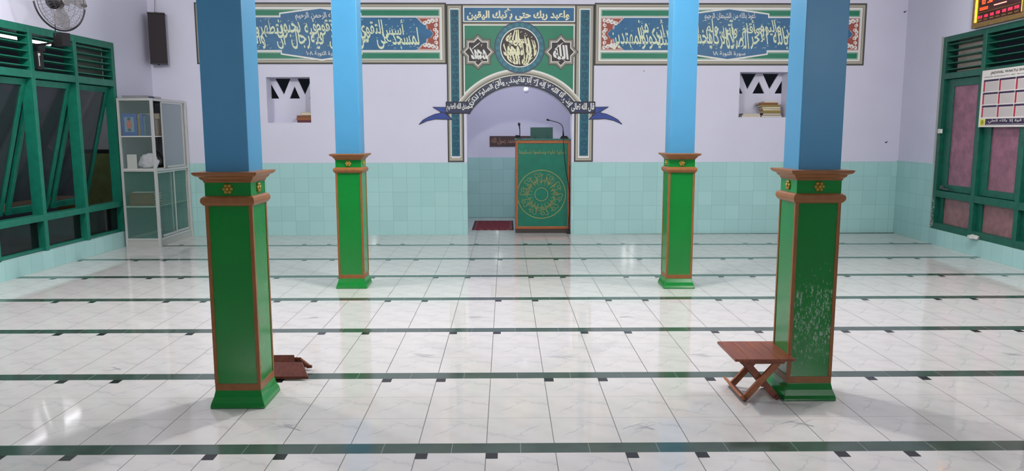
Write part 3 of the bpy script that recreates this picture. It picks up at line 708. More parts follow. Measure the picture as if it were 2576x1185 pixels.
# lettered band: arc plus the straight ends
mb = MB()
ringm(mb, ACX, ACZ, AR+.002, rb-.010, ly(6), 1, 48, a0*.95, PI-a0*.95)
ringm(mb, ACX, ACZ, AR+.014, rb-.018, ly(7), 0, 48, a0*1.0, PI-a0*1.0)
for x0, x1 in ((-.852, -.500), (.918, 1.283)):
    mb.rect(x0, x1, 1.745, 1.915, ly(8), 1); mb.rect(x0+.010, x1-.010, 1.757, 1.905, ly(9), 0)
mb.build('lettered_band', [P_NV, P_DK], t)
mb = MB(); rm = (AR+rb)/2-.052
def onarc(x, z):
    a = PI-a0*1.12-(x)*(PI-2.24*a0); r = rm+z; return (ACX+r*math.cos(a), ACZ+r*math.sin(a))
write(mb, 'إنني أنا الله لا إله إلا أنا فاعبدني وأقم الصلوة لذكري', .0, 1., -.008, .118, ly(9), off=.034, fn=onarc)
marks(mb, .02, .98, .075, .11, ly(9), 36, .009, fn=None, seed=2) if False else None
for i in range(40):
    x = rd.uniform(.02, .98); z = rd.choice([.095, .105, .01]); mb.ribbon([onarc(x-.006, z-.005), onarc(x+.006, z+.005)], .006, ly(9))
write(mb, 'قال الله تعالى', .94, 1.27, 1.772, 1.895, ly(10), off=.03); write(mb, 'صدق الله العظيم', -.842, -.515, 1.772, 1.895, ly(10), off=.03)
mb.build('band_lettering', P_W, t)
# ribbon tails
for sgn, xb, nm in ((-1, -.85, 'left'), (1, 1.283, 'right')):
    def R(pts): return [(xb+sgn*x, z) for x, z in pts]
    curve = [(.39, 1.592), (.33, 1.655), (.25, 1.70), (.16, 1.738), (.07, 1.757)]
    body = R([(-.002, 1.835), (.19, 1.838), (.085, 1.775), (.07, 1.757), (.16, 1.738), (.25, 1.70), (.33, 1.655), (.39, 1.592), (.27, 1.645), (.15, 1.67), (.03, 1.665), (-.09, 1.662), (-.002, 1.745)])
    mb = MB(); mb.poly(body, ly(9), 0)
    c = sum(p[0] for p in body)/len(body)
    for a, b in zip(body, body[1:]+body[:1]): mb.ribbon([a, b], .007, ly(10), 1)
    mb.ribbon(R([(-.09, 1.662), (.01, 1.75), (.085, 1.775)]), .008, ly(10), 1)
    mb.build('ribbon_tail', [P_RB, P_DK], t)
# pilaster strips with scrolls
for x0, x1 in ((-.775, -.655), (1.060, 1.190)):
    mb = MB(); mb.rect(x0-.010, x1+.010, PZ+.072, TOP-.062, ly(3), 2); mb.rect(x0, x1, PZ+.085, TOP-.075, ly(4), 0)
    scroll(mb, x0+.008, x1-.008, PZ+.09, TOP-.08, ly(5), .009, 1); mb.build('scroll_strip', [P_TL, P_TL2, P_W], t)
# header with kufic line
mb = MB(); mb.rect(-.59, .978, 3.018, 3.226, ly(4), 1); mb.rect(-.577, .965, 3.032, 3.212, ly(5), 0); mb.build('header_panel', [P_BL, P_W], t)
mb = MB(); write(mb, 'واعبد ربك حتى يأتيك اليقين', -.54, .90, 3.04, 3.206, ly(7), off=.036); mb.build('header_lettering', P_CR2, t)
# medallion
mcx, mcz = .2, 2.668
mb = MB(); mb.poly(circle(mcx, mcz, .358), ly(6), 1); mb.poly(circle(mcx, mcz, .345), ly(7), 0); mb.poly(circle(mcx, mcz, .276), ly(9), 2); mb.poly(circle(mcx, mcz, .262), ly(10), 3)
for k in range(22):
    a = 2*PI*k/22; c = (mcx+.312*math.cos(a), mcz+.312*math.sin(a)); pts = []
    for q in range(16): u = q/15; r = .027*(1-.75*u); b = a+(1 if k % 2 else -1)*u*3*PI; pts.append((c[0]+r*math.cos(b), c[1]+r*math.sin(b)))
    mb.ribbon(pts, .005, ly(8), 4)
mb.build('medallion', [P_TL, P_NV, P_W, P_BR, P_TL3], t)
mb = MB()
def disc(x, z):  # squeeze rows into the circle
    dz = max(-.97, min(.97, (z-mcz)/.262)); k = math.sqrt(1-dz*dz*.86); return (mcx+(x-mcx)*k, z)
for wd, xa, xb, za, zb in (('لا إله إلا', .20, .445, -.19, .10), ('الله', -.01, .20, -.235, -.02), ('محمد', -.045, .20, -.12, .06), ('رسول', .10, .34, .02, .19), ('الله', -.02, .19, .06, .245), ('الله', .24, .41, -.245, -.10)):
    write(mb, wd, xa, xb, mcz+za, mcz+zb, ly(11), off=.04, shear=-.15, fn=disc)
for i in range(3):
    x = .30+i*.05; mb.ribbon([(x-.03, mcz+.17-i*.03), (x+.01, mcz-.02), (x+.012, mcz-.15+i*.012)], [.008, .020, .010], ly(15+i*.1))
for i in range(34):
    a = rd.uniform(0, 2*PI); r = rd.uniform(.1, .235); x, z = mcx+r*math.cos(a), mcz+r*math.sin(a); mb.ribbon([(x-.011, z-.006), (x+.011, z+.008)], .007, ly(16+i*.05))
mb.build('medallion_lettering', P_CR2, t)
# eight-pointed stars
def star(cx, cz, R, k=.765, rot=0.):
    return [(cx+(R if i % 2 == 0 else R*k)*math.cos(i*PI/8+rot), cz+(R if i % 2 == 0 else R*k)*math.sin(i*PI/8+rot)) for i in range(16)]
for cx, wd in ((-.388, 'محمد'), (.785, 'الله')):
    mb = MB()
    for R_, m, q in ((.252, 1, 12), (.232, 2, 13), (.205, 3, 14), (.196, 5, 15), (.184, 0, 16)): mb.poly(star(cx, 2.606, R_), ly(q), m)
    mb.build('star', [P_BR, P_G1, P_G2, P_G3, P_G4, P_W], t)
    mb = MB()
    if wd == 'محمد': write(mb, wd, cx-.115, cx+.115, 2.50, 2.68, ly(17), off=.045, shear=-.35)
    else: write(mb, wd, cx-.115, cx+.10, 2.50, 2.70, ly(17), off=.045, shear=-.1)
    mb.ribbon([(cx-.09, 2.64), (cx-.03, 2.69), (cx+.03, 2.735)], [.006, .014, .006], ly(17)); marks(mb, cx-.09, cx+.09, 2.68, 2.71, ly(17), 4, .012, seed=int(cx*10)+9); marks(mb, cx-.06, cx+.06, 2.47, 2.49, ly(17), 3, .012, seed=4)
    mb.build('star_lettering', P_W, t)

# ================================================================== THINGS BY THE ARCH
# pulpit
t = thing('pulpit', 'tall green pulpit with brown edges and gold calligraphy circle, standing in the arch', 'pulpit', (.5435, 11.19, 0))
GP = mat('pulpit_green_panel', '14705a', .35, noise=.15, nscale=8); GW = mat('pulpit_gold_line', '9a8f4c', .5)
hw = .4; D = .45; Hh = 1.365
mb = MB(); mb.box(-hw, hw, 0, D, .0, .055); mb.box(-hw+.01, hw-.01, .01, D, .055, .07); mb.build('plinth', mat('dark_plinth', '3a3430', .5), t, bevel=.004)
mb = MB(); mb.box(-hw+.03, hw-.03, .012, D-.01, .07, Hh-.03); mb.build('panel', GP, t)
mb = MB(); mb.box(-hw, -hw+.036, 0, .03, .06, Hh); mb.box(hw-.036, hw, 0, .03, .06, Hh); mb.box(-hw+.036, hw-.036, 0, .03, Hh-.045, Hh); mb.box(-hw+.036, hw-.036, 0, .03, .06, .10)
mb.box(-hw, -hw+.036, D-.03, D, .06, Hh); mb.box(hw-.036, hw, D-.03, D, .06, Hh); mb.build('edge_frame', WOODE, t, bevel=.003)
mb = MB(); mb.box(-hw-.012, hw+.012, -.012, D+.01, Hh, Hh+.02); mb.build('top', mat('pulpit_top_green', '2c6b62', .3), t, bevel=.004)
mb = MB(); yy = .0105; cz = .574; cx0 = -.02
ringm(mb, cx0, cz, .350, .360, yy, 0, 64); ringm(mb, cx0, cz, .093, .100, yy, 0, 40)
for k in range(20):
    a = 2*PI*k/20
    def rad(r, da): return (cx0+r*math.cos(a+da), cz+r*math.sin(a+da))
    mb.ribbon([rad(.14, 0), rad(.20, .02), rad(.27, -.02)], [.004, .007, .004], yy-.0005)
    if k % 2: mb.ribbon(soft([rad(.27, -.02), rad(.305, .03), rad(.30, .13), rad(.27, .16), rad(.255, .10), rad(.28, .02), rad(.29, -.10)]), .0055, yy-.001)
    else: mb.ribbon(soft([rad(.22, -.14), rad(.24, -.02), rad(.29, .04), rad(.315, -.03), rad(.30, -.12)]), .0055, yy-.001)
    if k % 3 == 0: mb.ribbon([rad(.17, .1), rad(.20, .16), rad(.24, .12)], .005, yy-.001)
def rtxt(x, z): a = PI*1.05-x*2*PI; r = .155+z; return (cx0+r*math.cos(a), cz+r*math.sin(a))
write(mb, 'إن الله وملائكته يصلون على النبي يا أيها الذين آمنوا صلوا عليه', .0, .98, 0, .12, yy-.0015, off=0., fn=rtxt)
write(mb, 'صلوا عليه وسلموا تسليما', -.345, .335, .135+1.02, .125+1.10, yy-.001, off=0.)
mb.build('gold_lettering', GW, t)
# slanted book board on top
tb = thing('book_board', 'dark teal slanted board standing upright on the pulpit top', 'board', (.53, 11.33, 1.385))
m_ = mat('teal_board', '154a43', .6)
mb = MB(); mb.bar((-.165, 0, .085), (.165, 0, .085), .02, .165, up=(0, .25, 1)); o = mb.build('board', m_, tb, bevel=.004)
for q in (-.1, .085): mb = MB(); mb.box(q-.012, q+.012, -.045, -.005, 0, .05); mb.build('bracket', m_, tb)
# gooseneck microphone
tm = thing('gooseneck_microphone', 'black gooseneck microphone on a square base, right end of the pulpit top', 'microphone', (.862, 11.30, 1.385))
mb = MB(); mb.box(-.06, .06, -.05, .05, 0, .025); mb.box(-.045, .045, -.035, .035, .025, .042); mb.build('base', BLACK, tm, bevel=.006)
mb = MB(); mb.tube([(-.015, 0, .04), (-.017, 0, .12)], [.013, .009]); mb.tube([(-.017, 0, .12), (-.02, 0, .16), (-.035, 0, .195), (-.065, 0, .222), (-.11, 0, .24), (-.17, 0, .256), (-.225, 0, .27)], .0055, 8); mb.build('neck', BLACK, tm, smooth=True)
mb = MB(); mb.tube([(-.22, 0, .268), (-.262, 0, .28)], [.012, .014], 12); mb.build('head', BLACK, tm)
# clip microphone
tm = thing('stand_microphone', 'small upright black microphone with a round head, left end of the pulpit top', 'microphone', (.208, 11.30, 1.385))
mb = MB(); mb.lathe([(.035, 0), (.035, .008), (.010, .014)], n=16); mb.build('base', BLACK, tm)
mb = MB(); mb.tube([(.0, 0, .01), (.0, 0, .12), (-.006, 0, .185)], [.007, .007, .010]); mb.build('stem', BLACK, tm)
mb = MB(); mb.tube([(-.006, 0, .185), (-.01, 0, .20), (-.012, 0, .225), (-.008, 0, .235)], [.010, .019, .019, .009], 12); mb.build('head', BLACK, tm, smooth=True)
tm = thing('handheld_microphone', 'short black microphone lying in a clip at the left edge of the pulpit top', 'microphone', (.165, 11.24, 1.385))
mb = MB(); mb.tube([(-.022, 0, .034), (-.012, 0, .038), (.0, 0, .038), (.045, .02, .036)], [.012, .02, .02, .011], 12); mb.build('head', BLACK, tm, smooth=True)
mb = MB(); mb.box(.022, .036, .0, .02, 0, .035); mb.build('clip', BLACK, tm)
cb = MB(); cb.tube([(.845, 11.25, 1.39), (.838, 11.172, 1.388), (.842, 11.172, 1.30), (.86, 11.178, 1.10), (.885, 11.178, .90), (.915, 11.178, .75), (.932, 11.175, .62), (.937, 11.17, .45), (.933, 11.17, .28), (.925, 11.17, .18), (.93, 11.16, .06), (.925, 11.14, .012)], .0045, 6)
cb.tube([(.935, 11.165, 1.0), (.930, 11.165, .85), (.936, 11.165, .7), (.931, 11.16, .5), (.936, 11.16, .3), (.932, 11.15, .15), (.922, 11.13, .03)], .004, 6)
cb.lathe([(.022, 0), (.024, .02), (.012, .04)], (.918, 11.11, .002), 10)
tag(cb.build('cable', BLACK, smooth=True), 'thin black cable hanging down the right front of the green pulpit to the floor', 'cable')
# prayer rug
mb = MB(); n_ = 1; mb.box(-.46, .18, -.56, .60, 0, .008); o = mb.build('rug', carpet_mat()); o.location = (-.06, 12.10, .0); tag(o, 'dark red patterned rug on the floor inside the arch, left of the pulpit', 'rug')
mb = MB(); mb.box(-.40, .12, -.50, .54, .008, .0095)
mb.m = [0]*len(mb.f); q = mb.build('inner_field', mat('rug_field', '7c2430', .95, noise=.5, nscale=30), o)
mb = MB()
for a, b, c, d in ((-.46, .18, -.56, -.535), (-.46, .18, .575, .60), (-.46, -.435, -.535, .575), (.155, .18, -.535, .575)): mb.box(a, b, c, d, .008, .0095)
mb.build('border', mat('rug_border', '3b2a35', .95, noise=.4, nscale=40), o)
# plaque on the chamber wall
t = thing('wall_plaque', 'dark brown wooden plaque with pale Arabic lettering on the chamber wall behind the pulpit', 'plaque', wpt(BW, -.247, MD, 1.235), BW[1])
mb = MB(); mb.box(0, .80, -.025, 0, 0, .178); mb.build('board', mat('plaque_brown', '40262a', .4, noise=.2), t, bevel=.003)
mb = MB(); write(mb, 'لا إله إلا الله محمد رسول الله', .03, .77, .025, .150, -.027, off=.012); mb.build('lettering', mat('plaque_letters', 'a3795f', .5), t)
# bulb hanging behind the arch
t = thing('light_bulb', 'unlit white bulb in a holder hanging just behind the top of the arch', 'bulb', wpt(BW, .325, .75, 2.245))
mb = MB(); mb.lathe([(.055, .555), (.055, .53), (.006, .525), (.006, .02), (.045, .012), (.045, -.01), (.024, -.014), (.022, -.06)], n=14); mb.build('holder', mat('bulb_holder', 'a8a6ae', .5), t)
mb = MB(); mb.lathe([(.018, -.055), (.024, -.075), (.038, -.105), (.043, -.13), (.038, -.157), (.02, -.172), (.003, -.175)], n=18); mb.build('globe', mat('opal_glass', 'dcdce6', .25), t, smooth=True)

# ================================================================== NICHE BOOKS
BK = [mat('book_cover_'+n, c, .6, noise=.1) for n, c in (('brown', '7a4a30'), ('tan', 'b08c5a'), ('cream', 'd8cdb8'), ('maroon', '5a2630'), ('olive', '8a7a3c'), ('navy', '23396b'), ('grey', '8c8c92'), ('rust', '8b5230'), ('teal', '2f6f78'), ('blue', '2452a8'))]
PAGE = mat('book_pages', 'cfc6b2', .8)
def book(label, p, w_, d_, h_, c, rz=0., group=None, lean=0., spine=False):
    t = thing('book', label, 'book', p, rz, group)
    if lean: t.rotation_euler = (0, lean, rz)
    k = min(.004, h_*.15)
    mb = MB(); mb.box(0, w_, 0, d_, 0, k); mb.box(0, w_, 0, d_, h_-k, h_); mb.box(*((0, w_, 0, k) if spine else (0, k, 0, d_)), k, h_-k); mb.build('cover', BK[c], t)
    mb = MB(); mb.box(k, w_-k*.8, k*.8, d_-k*.8, k, h_-k); mb.build('pages', PAGE, t)
    return t
def bwp(x, off, z): return wpt(BW, x, off, z)
a = BW[1]
g1 = 'books lying in the left wall niche'
z = N1[2]
for nm, x, w_, h_, c in (('maroon book at the bottom of the stack in the left wall niche', -2.975, .20, .035, 3), ('rust brown book second from the bottom in the left wall niche', -2.985, .21, .035, 7), ('brown book third from the bottom in the left wall niche', -2.98, .205, .033, 0), ('tan book on top of the stack in the left wall niche', -2.92, .145, .045, 1)):
    book(nm, bwp(x, .03, z), w_, .16, h_-.001, c, a, g1, spine=nm[:3] != 'tan'); z += h_
g2 = 'books lying in the right wall niche'
book('white paged book lying alone at the left of the right wall niche', bwp(3.42, .04, N2[2]), .27, .17, .028, 2, a, g2)
book('maroon book lying on the white paged book in the right wall niche', bwp(3.43, .04, N2[2]+.0285), .25, .16, .026, 6, a, g2)
z = N2[2]
st = [('grey book at the bottom of the tall stack', 3.70, .30, .03, 6, 0), ('maroon book second from the bottom of the tall stack', 3.72, .27, .03, 3, .03), ('olive book third from the bottom of the tall stack', 3.73, .25, .034, 4, -.02), ('tan book in the middle of the tall stack', 3.72, .26, .03, 1, .04),
      ('cream book above the middle of the tall stack', 3.71, .255, .022, 2, -.05), ('second olive book, third from top of the tall stack', 3.69, .28, .032, 4, .02), ('brown book sticking out left, second from top of the tall stack', 3.655, .28, .030, 0, 0), ('white book on top of the tall stack', 3.74, .19, .022, 2, .02)]
for nm, x, w_, h_, c, rr in st:
    book(nm+' in the right niche', bwp(x, .04, z), w_, .16, h_-.001, c, a+rr, g2, spine=c in (4, 0)); z += h_

# ================================================================== LEFT SIDE: CABINET, SPEAKER, FAN
t = thing('display_cabinet', 'tall aluminium and glass cabinet full of books against the left wall', 'cabinet', (-4.975, 9.915, 0))
CW, CD, CH = .45, 1.045, 1.92; q = .028
GL = glass('cabinet_glass_clear', '9fb3b0', .16, .05); GL2 = glass('cabinet_glass_green', '5f9483', .24, .08, noise=.2); GL3 = glass('cabinet_glass_frosted', 'a9b5bb', .62, .3)
mb = MB()
for x in (0, CW-q):
    for y in (0, CD-q): mb.box(x, x+q*(1.25 if x else 1), y, y+q, 0, CH)
for z in (.085, .985, CH-q):
    for y in (0, CD-q): mb.box(q, CW-q, y, y+q, z, z+q)
    for x in (0, CW-q): mb.box(x, x+q, q, CD-q, z, z+q)
mb.build('frame', ALU, t, bevel=.002)
mb = MB(); mb.box(.004, CW-.004, .006, .010, .0, .085); mb.box(CW-.010, CW-.004, .01, CD-.01, 0, .085); mb.build('kick_plate', mat('cabinet_kick_plate', 'b9bab4', .5), t)
mb = MB(); mb.box(.004, CW-.004, .004, CD-.004, CH-.002, CH+.004); mb.build('top_sheet', mat('cabinet_top', 'aeb0ad', .4), t)
for z in (.52, 1.43): mb = MB(); mb.box(.01, CW-.03, .012, CD-.012, z, z+.014); mb.build('shelf', WHITE if z > 1 else mat('pale_green_shelf', 'a8bfb2', .4), t)
mb = MB(); mb.box(.01, CW-.03, .012, CD-.012, .985+q, .985+q+.01); mb.build('middle_board', WHITE, t)
mb = MB(); mb.box(q, CW-q, .010, .013, 1.01, CH-q); mb.build('upper_side_pane', GL, t)
mb = MB(); mb.box(q, CW-q, .010, .013, .11, .985); mb.build('lower_side_pane', GL2, t)
mb = MB(); mb.box(.002, .008, q, CD-q, .1, CH-.03); mb.build('back_sheet', mat('cabinet_back', '7d8b8e', .4), t)
def sdoor(y0, y1, z0, z1, x, g, lab):
    m_ = MB(); e = .02; m_.box(x, x+.012, y0, y0+e, z0, z1); m_.box(x, x+.012, y1-e, y1, z0, z1); m_.box(x, x+.012, y0+e, y1-e, z0, z0+e*1.3); m_.box(x, x+.012, y0+e, y1-e, z1-e, z1)
    o = m_.build('sliding_door', ALU, t); m_ = MB(); m_.box(x+.004, x+.007, y0+e, y1-e, z0+e, z1-e); m_.build('pane', g, o)
    m_ = MB(); m_.lathe([(.014, 0), (.014, .014)], (x+.012, y0+e*2, z0+e*.7), 12, 0, 'x'); m_.build('lock', mat('lock_metal', '8a8f88', .4, metal=.6), o)
sdoor(.28, .93, 1.02, CH-q-.002, CW-.018, GL3, '')
sdoor(.42, 1.00, 1.02, CH-q-.002, CW-.034, GL3, '')
sdoor(.04, .56, .12, .98, CW-.018, GL2, ''); sdoor(.48, 1.00, .12, .98, CW-.034, GL2, '')
cab = t.location
def cp(x, y, z): return (cab.x+x, cab.y+y, z)
gc = 'books in the glass cabinet'
t2 = thing('picture_book', 'bright blue book with an orange oval picture, upright in the cabinet top shelf', 'book', cp(.03, .05, 1.445))
mb = MB(); mb.box(0, .19, 0, .03, 0, .285); mb.build('cover', BK[9], t2, bevel=.002)
mb = MB(); mb.rect(.035, .155, .05, .24, -.001, 0); mb.poly([(.095+.035*math.cos(k*PI/8), .145+.055*math.sin(k*PI/8)) for k in range(16)], -.002, 1); mb.poly([(.095+.025*math.cos(k*PI/4), .215+.02*math.sin(k*PI/4)) for k in range(8)], -.003, 2); mb.poly([(.095+.025*math.cos(k*PI/4), .075+.02*math.sin(k*PI/4)) for k in range(8)], -.003, 2)
mb.build('cover_picture', [mat('pale_blue_print', '7a9cb0', .5), mat('orange_print', 'c0644a', .5), mat('dark_print', '2a3a4a', .5)], t2)
x = .235
for i, (w_, h_, c, nm) in enumerate([(.03, .27, 4, 'olive book upright beside the bright blue book'), (.035, .28, 9, 'blue book, second upright beside the bright blue book'), (.03, .25, 8, 'teal book, third upright beside the bright blue book'), (.035, .27, 5, 'navy book, fourth upright beside the bright blue book')]):
    t2 = thing('book', nm+' on the cabinet top shelf', 'book', cp(x, .05, 1.445), 0, gc)
    mb = MB(); mb.box(0, w_-.003, 0, .18, 0, h_); mb.build('cover', BK[c], t2, bevel=.002); mb = MB(); mb.box(.004, w_-.007, .002, .176, h_-.003, h_+.0005); mb.build('pages', PAGE, t2); x += w_+.003
for i, y in enumerate((.28, .42, .56, .72, .86)):
    book('%s of the five behind the sliding doors on the cabinet top shelf' % ['brown book, frontmost', 'tall maroon book, second', 'tan book, middle one', 'low maroon book, fourth', 'grey book, rearmost'][i], cp(.08, y, 1.445), .28, .12, [.22, .3, .18, .26, .2][i], [0, 3, 1, 3, 6][i], 0, gc)
t2 = thing('paper_card', 'white card leaning upright at the left of the cabinet middle shelf', 'card', cp(.04, .10, 1.0240)); mb = MB(); mb.box(0, .125, 0, .006, 0, .18); o = mb.build('sheet', WHITE, t2); o.rotation_euler = (0, 0, 0)
def blob(name, label, cat, loc, r, m, seed, sq=(1, 1, .6)):
    bm = bmesh.new(); bmesh.ops.create_icosphere(bm, subdivisions=4, radius=1)
    from mathutils import noise as nz
    for v in bm.verts:
        k = 1+.28*nz.noise(v.co*2.1+Vector((seed, 0, 0)))+.13*abs(nz.noise(v.co*6+Vector((0, seed, 0))))
        v.co = Vector((v.co.x*r[0]*k, v.co.y*r[1]*k, max(-.55, v.co.z)*r[2]*k+r[2]*.56))
    me = bpy.data.meshes.new(name); bm.to_mesh(me); bm.free(); me.materials.append(m)
    for p in me.polygons: p.use_smooth = True
    o = bpy.data.objects.new(name, me); COL.objects.link(o); o.location = loc
    zs = min(v.co.z for v in me.vertices); 
    for v in me.vertices: v.co.z -= zs
    return tag(o, label, cat)
blob('plastic_bag', 'crumpled white plastic bag on the middle shelf of the glass cabinet', 'bag', cp(.30, .13, 1.0235), (.12, .09, .11), mat('crumpled_white_plastic', 'd9d4da', .35), 3)
blob('plastic_bag', 'crumpled dark bag behind the white one on the middle shelf of the glass cabinet', 'bag', cp(.24, .40, 1.0235), (.14, .13, .13), mat('crumpled_dark_plastic', '35383a', .4), 8)
blob('cloth_bundle', 'folded pale pink cloth behind the frosted door on the middle shelf of the glass cabinet', 'cloth', cp(.22, .74, 1.0235), (.16, .14, .09), mat('pale_pink_cloth', 'b7a3a8', .8), 5)
z = .5345
for i, (h_, c, nm) in enumerate([(.035, 0, 'brown book at the bottom'), (.035, 7, 'rust book second from the bottom'), (.035, 0, 'dark brown book in the middle'), (.035, 7, 'rust book second from the top'), (.03, 0, 'brown book at the top')]):
    book(nm+' of the pile on the cabinet lower shelf', cp(.06+.006*(i % 2), .05, z), .32, .22, h_-.001, c, 0, gc, spine=True); z += h_
o = MB().box(-.15, .13, -.06, .08, 0, .006).build('paper_sheet', WHITE); o.location = cp(.22, .16, z); tag(o, 'white paper sheet on the pile of brown books in the cabinet', 'paper')
t2 = book('grey book with blue edge lying flat on top of the glass cabinet', cp(.05, .06, CH+.0045), .30, .22, .035, 6, .0, 'books on top of the cabinet', spine=True); 
book('thin navy book lying on top of the glass cabinet, right of the grey one', cp(.37, .10, CH+.0045), .075, .2, .02, 5, 0, 'books on top of the cabinet', spine=True)
# column loudspeaker near the corner
t = thing('loudspeaker', 'tall dark brown column loudspeaker hanging on the back wall near the left corner', 'loudspeaker', wpt(BW, -4.852, -.02, 2.425), BW[1]+.33)
mb = MB(); mb.box(-.10, .11, -.19, -.03, .012, .675); mb.build('body', DBROWN, t, bevel=.006)
for za, zb in ((0, .014), (.673, .69)):
    mb = MB(); mb.box(-.106, .116, -.20, -.028, za, zb); mb.build('end_cap', mat('speaker_cap', '1f1a1c', .5), t, bevel=.004)
for q_ in (.10, .52): mb = MB(); mb.box(-.02, .03, -.03, .015, q_, q_+.06); mb.build('wall_bracket', BLACK, t)
for q_ in (-.014, .69): mb = MB(); mb.lathe([(.012, q_), (.012, q_+.014)], (.0, -.12, 0), 10); mb.build('bolt', BLACK, t)
mb = MB(); mb.tube([(-4.83, 10.85, 3.12), (-4.85, 10.93, 3.3), (-4.85, 10.93, 3.79)], .004, 6); tag(mb.build('cable', mat('grey_cable', '77747c', .6)), 'thin grey cable running from the loudspeaker up to the ceiling', 'cable')
# wall fan
t = thing('wall_fan', 'round black wire wall fan mounted on the top of the left window', 'fan', (-4.63, 8.24, 2.85))
t.rotation_euler = (0, 0, math.radians(71))
WIRE = mat('fan_wire', '6a6468', .35, metal=.5); YK = mat('fan_yoke', '1d191b', .4)
R_ = .285
mb = MB()
for yy, rr in ((-.085, .10), (-.078, .16), (-.062, .22), (-.032, .275), (0, R_), (.040, .28), (.066, .23), (.08, .17), (.09, .10)):
    mb.tube([(rr*math.cos(2*PI*k/40), yy, rr*math.sin(2*PI*k/40)) for k in range(40)], .0016 if yy else .004, 5, closed=True)
for k in range(44):
    a = 2*PI*k/44; c_, s_ = math.cos(a), math.sin(a)
    mb.tube([(c_*.05, -.078, s_*.05), (c_*.14, -.072, s_*.14), (c_*.24, -.052, s_*.24), (c_*R_, 0, s_*R_)], .0011, 4); mb.tube([(c_*.06, .092, s_*.06), (c_*.16, .08, s_*.16), (c_*.24, .062, s_*.24), (c_*R_, 0, s_*R_)], .0011, 4)
mb.build('cage', WIRE, t)
mb = MB(); mb.lathe([(.045, -.082), (.05, -.076), (.05, -.07)], axis='y', n=20); mb.build('badge', mat('fan_badge', '7c777a', .4, metal=.3), t)
for k in range(3):
    a = 2*PI*k/3+.4; f = MB()
    def bl(u, v, a=a): r = .04+.235*u; w_ = (v-.5)*(.9+.5*math.sin(u*PI)); return (math.cos(a+w_*1.0)*r, -.02+.035*math.sin(w_*2.0), math.sin(a+w_*1.0)*r)
    f.grid(bl, 8, 8); f.build('blade', mat('smoky_blade', '6f6660', .3, alpha=.6), t, smooth=True)
mb = MB(); mb.lathe([(.04, -.03), (.045, .0), (.075, .03), (.078, .12), (.06, .15), (.02, .16)], axis='y', n=20); mb.build('motor', YK, t, smooth=True)
mb = MB(); pts = [((R_+.022)*math.cos(a_), .02, (R_+.022)*math.sin(a_)*.98) for a_ in [PI+.15+(PI-.3)*k/24 for k in range(25)]]; mb.tube(pts, .009, 8); mb.lathe([(.018, R_-.01), (.018, R_+.04)], (0, .02, 0), 10, 0, 'x'); mb.lathe([(.018, -R_-.04), (.018, -R_+.01)], (0, .02, 0), 10, 0, 'x'); mb.build('yoke', YK, t)
mb = MB(); mb.box(-.05, .05, -.03, .09, -.46, -.325); mb.tube([(0, .05, -.40), (-.02, .22, -.43), (-.03, .40, -.44)], .013, 8); mb.build('bracket', YK, t)
mb = MB(); mb.tube([(-.05, .05, -.24), (-.05, .06, -.36)], .005, 6); mb.build('pull_cord', YK, t)
t = thing('switch_box', 'small black control box with a white switch on the left window frame under the fan', 'box', wpt(LW, 8.44, -.05, 2.17), LW[1])
mb = MB(); mb.box(-.05, .05, 0, .045, 0, .19); mb.box(-.02, .09, -.0, .04, .19, .26); mb.build('body', BLACK, t, bevel=.005)
mb = MB(); mb.box(-.045, -.015, -.004, .0, .14, .165); mb.build('switch', WHITE, t)
mb = MB(); mb.tube([(-.04, -.003, .14), (-.04, -.006, .08), (-.035, -.003, .03)], .003, 5); mb.build('cord', WHITE, t)

# ================================================================== RIGHT SIDE: CALENDAR, CLOCK, SWITCH, RAG
t = thing('wall_calendar', 'white prayer timetable poster with red and purple month blocks hung on the right window', 'poster', wpt(RW, -9.108, -.03, 1.535), RW[1])
mb = MB(); mb.box(0, 1.30, 0, .012, 0, .655); mb.build('sheet', mat('poster_white', 'ddd8d2', .35), t)
PR = mat('poster_red', 'b0293a', .4); PP = mat('poster_purple', '2d1840', .4); PB = mat('poster_print_grey', '8a8590', .5); PK = mat('poster_cell', 'd2c8c4', .4); PY = mat('poster_yellow', 'd9d025', .4)
mb = MB(); cwid = .292
for r_ in range(3):
    zt = .545-r_*.148
    for c_ in range(4):
        x0_ = .045+c_*(cwid+.012)
        mb.rect(x0_, x0_+cwid, zt-.022, zt, -.001, 1); mb.rect(x0_, x0_+.032, zt-.136, zt-.022, -.001, 0); mb.rect(x0_+.036, x0_+cwid, zt-.136, zt-.024, -.001, 2)
        for i in range(8): mb.rect(x0_+.045, x0_+cwid-.008, zt-.036-.0125*i, zt-.0385-.0125*i, -.002, 3)
mb.build('month_tables', [PR, PP, PK, PB], t)
mb = MB(); write(mb, 'JADWAL WAKTU SHOLAT ABADI', .17, 1.13, .595, .632, -.001, arabic=False, off=.012); mb.build('heading', mat('poster_ink', '3a3436', .5), t); mb = MB(); write(mb, 'Untuk Kabupaten dan Kota dan sekitarnya', .06, 1.2, .568, .580, -.001, arabic=False); mb.build('subheading', mat('poster_ink', '3a3436', .5), t)
mb = MB(); mb.rect(.135, 1.27, .022, .095, -.001, 0); mb.rect(.03, .125, .018, .092, -.001, 1); mb.poly(circle(.078, .056, .026, 16), -.002, 2); write(mb, 'لا حول ولا قوة إلا بالله العلي', .20, 1.2, .045, .088, -.002, 3, off=.01); mb.rect(.16, 1.25, .030, .033, -.002, 3)
mb.build('footer_strip', [PP, PY, mat('poster_olive', '8a9a30', .5), P_W], t)
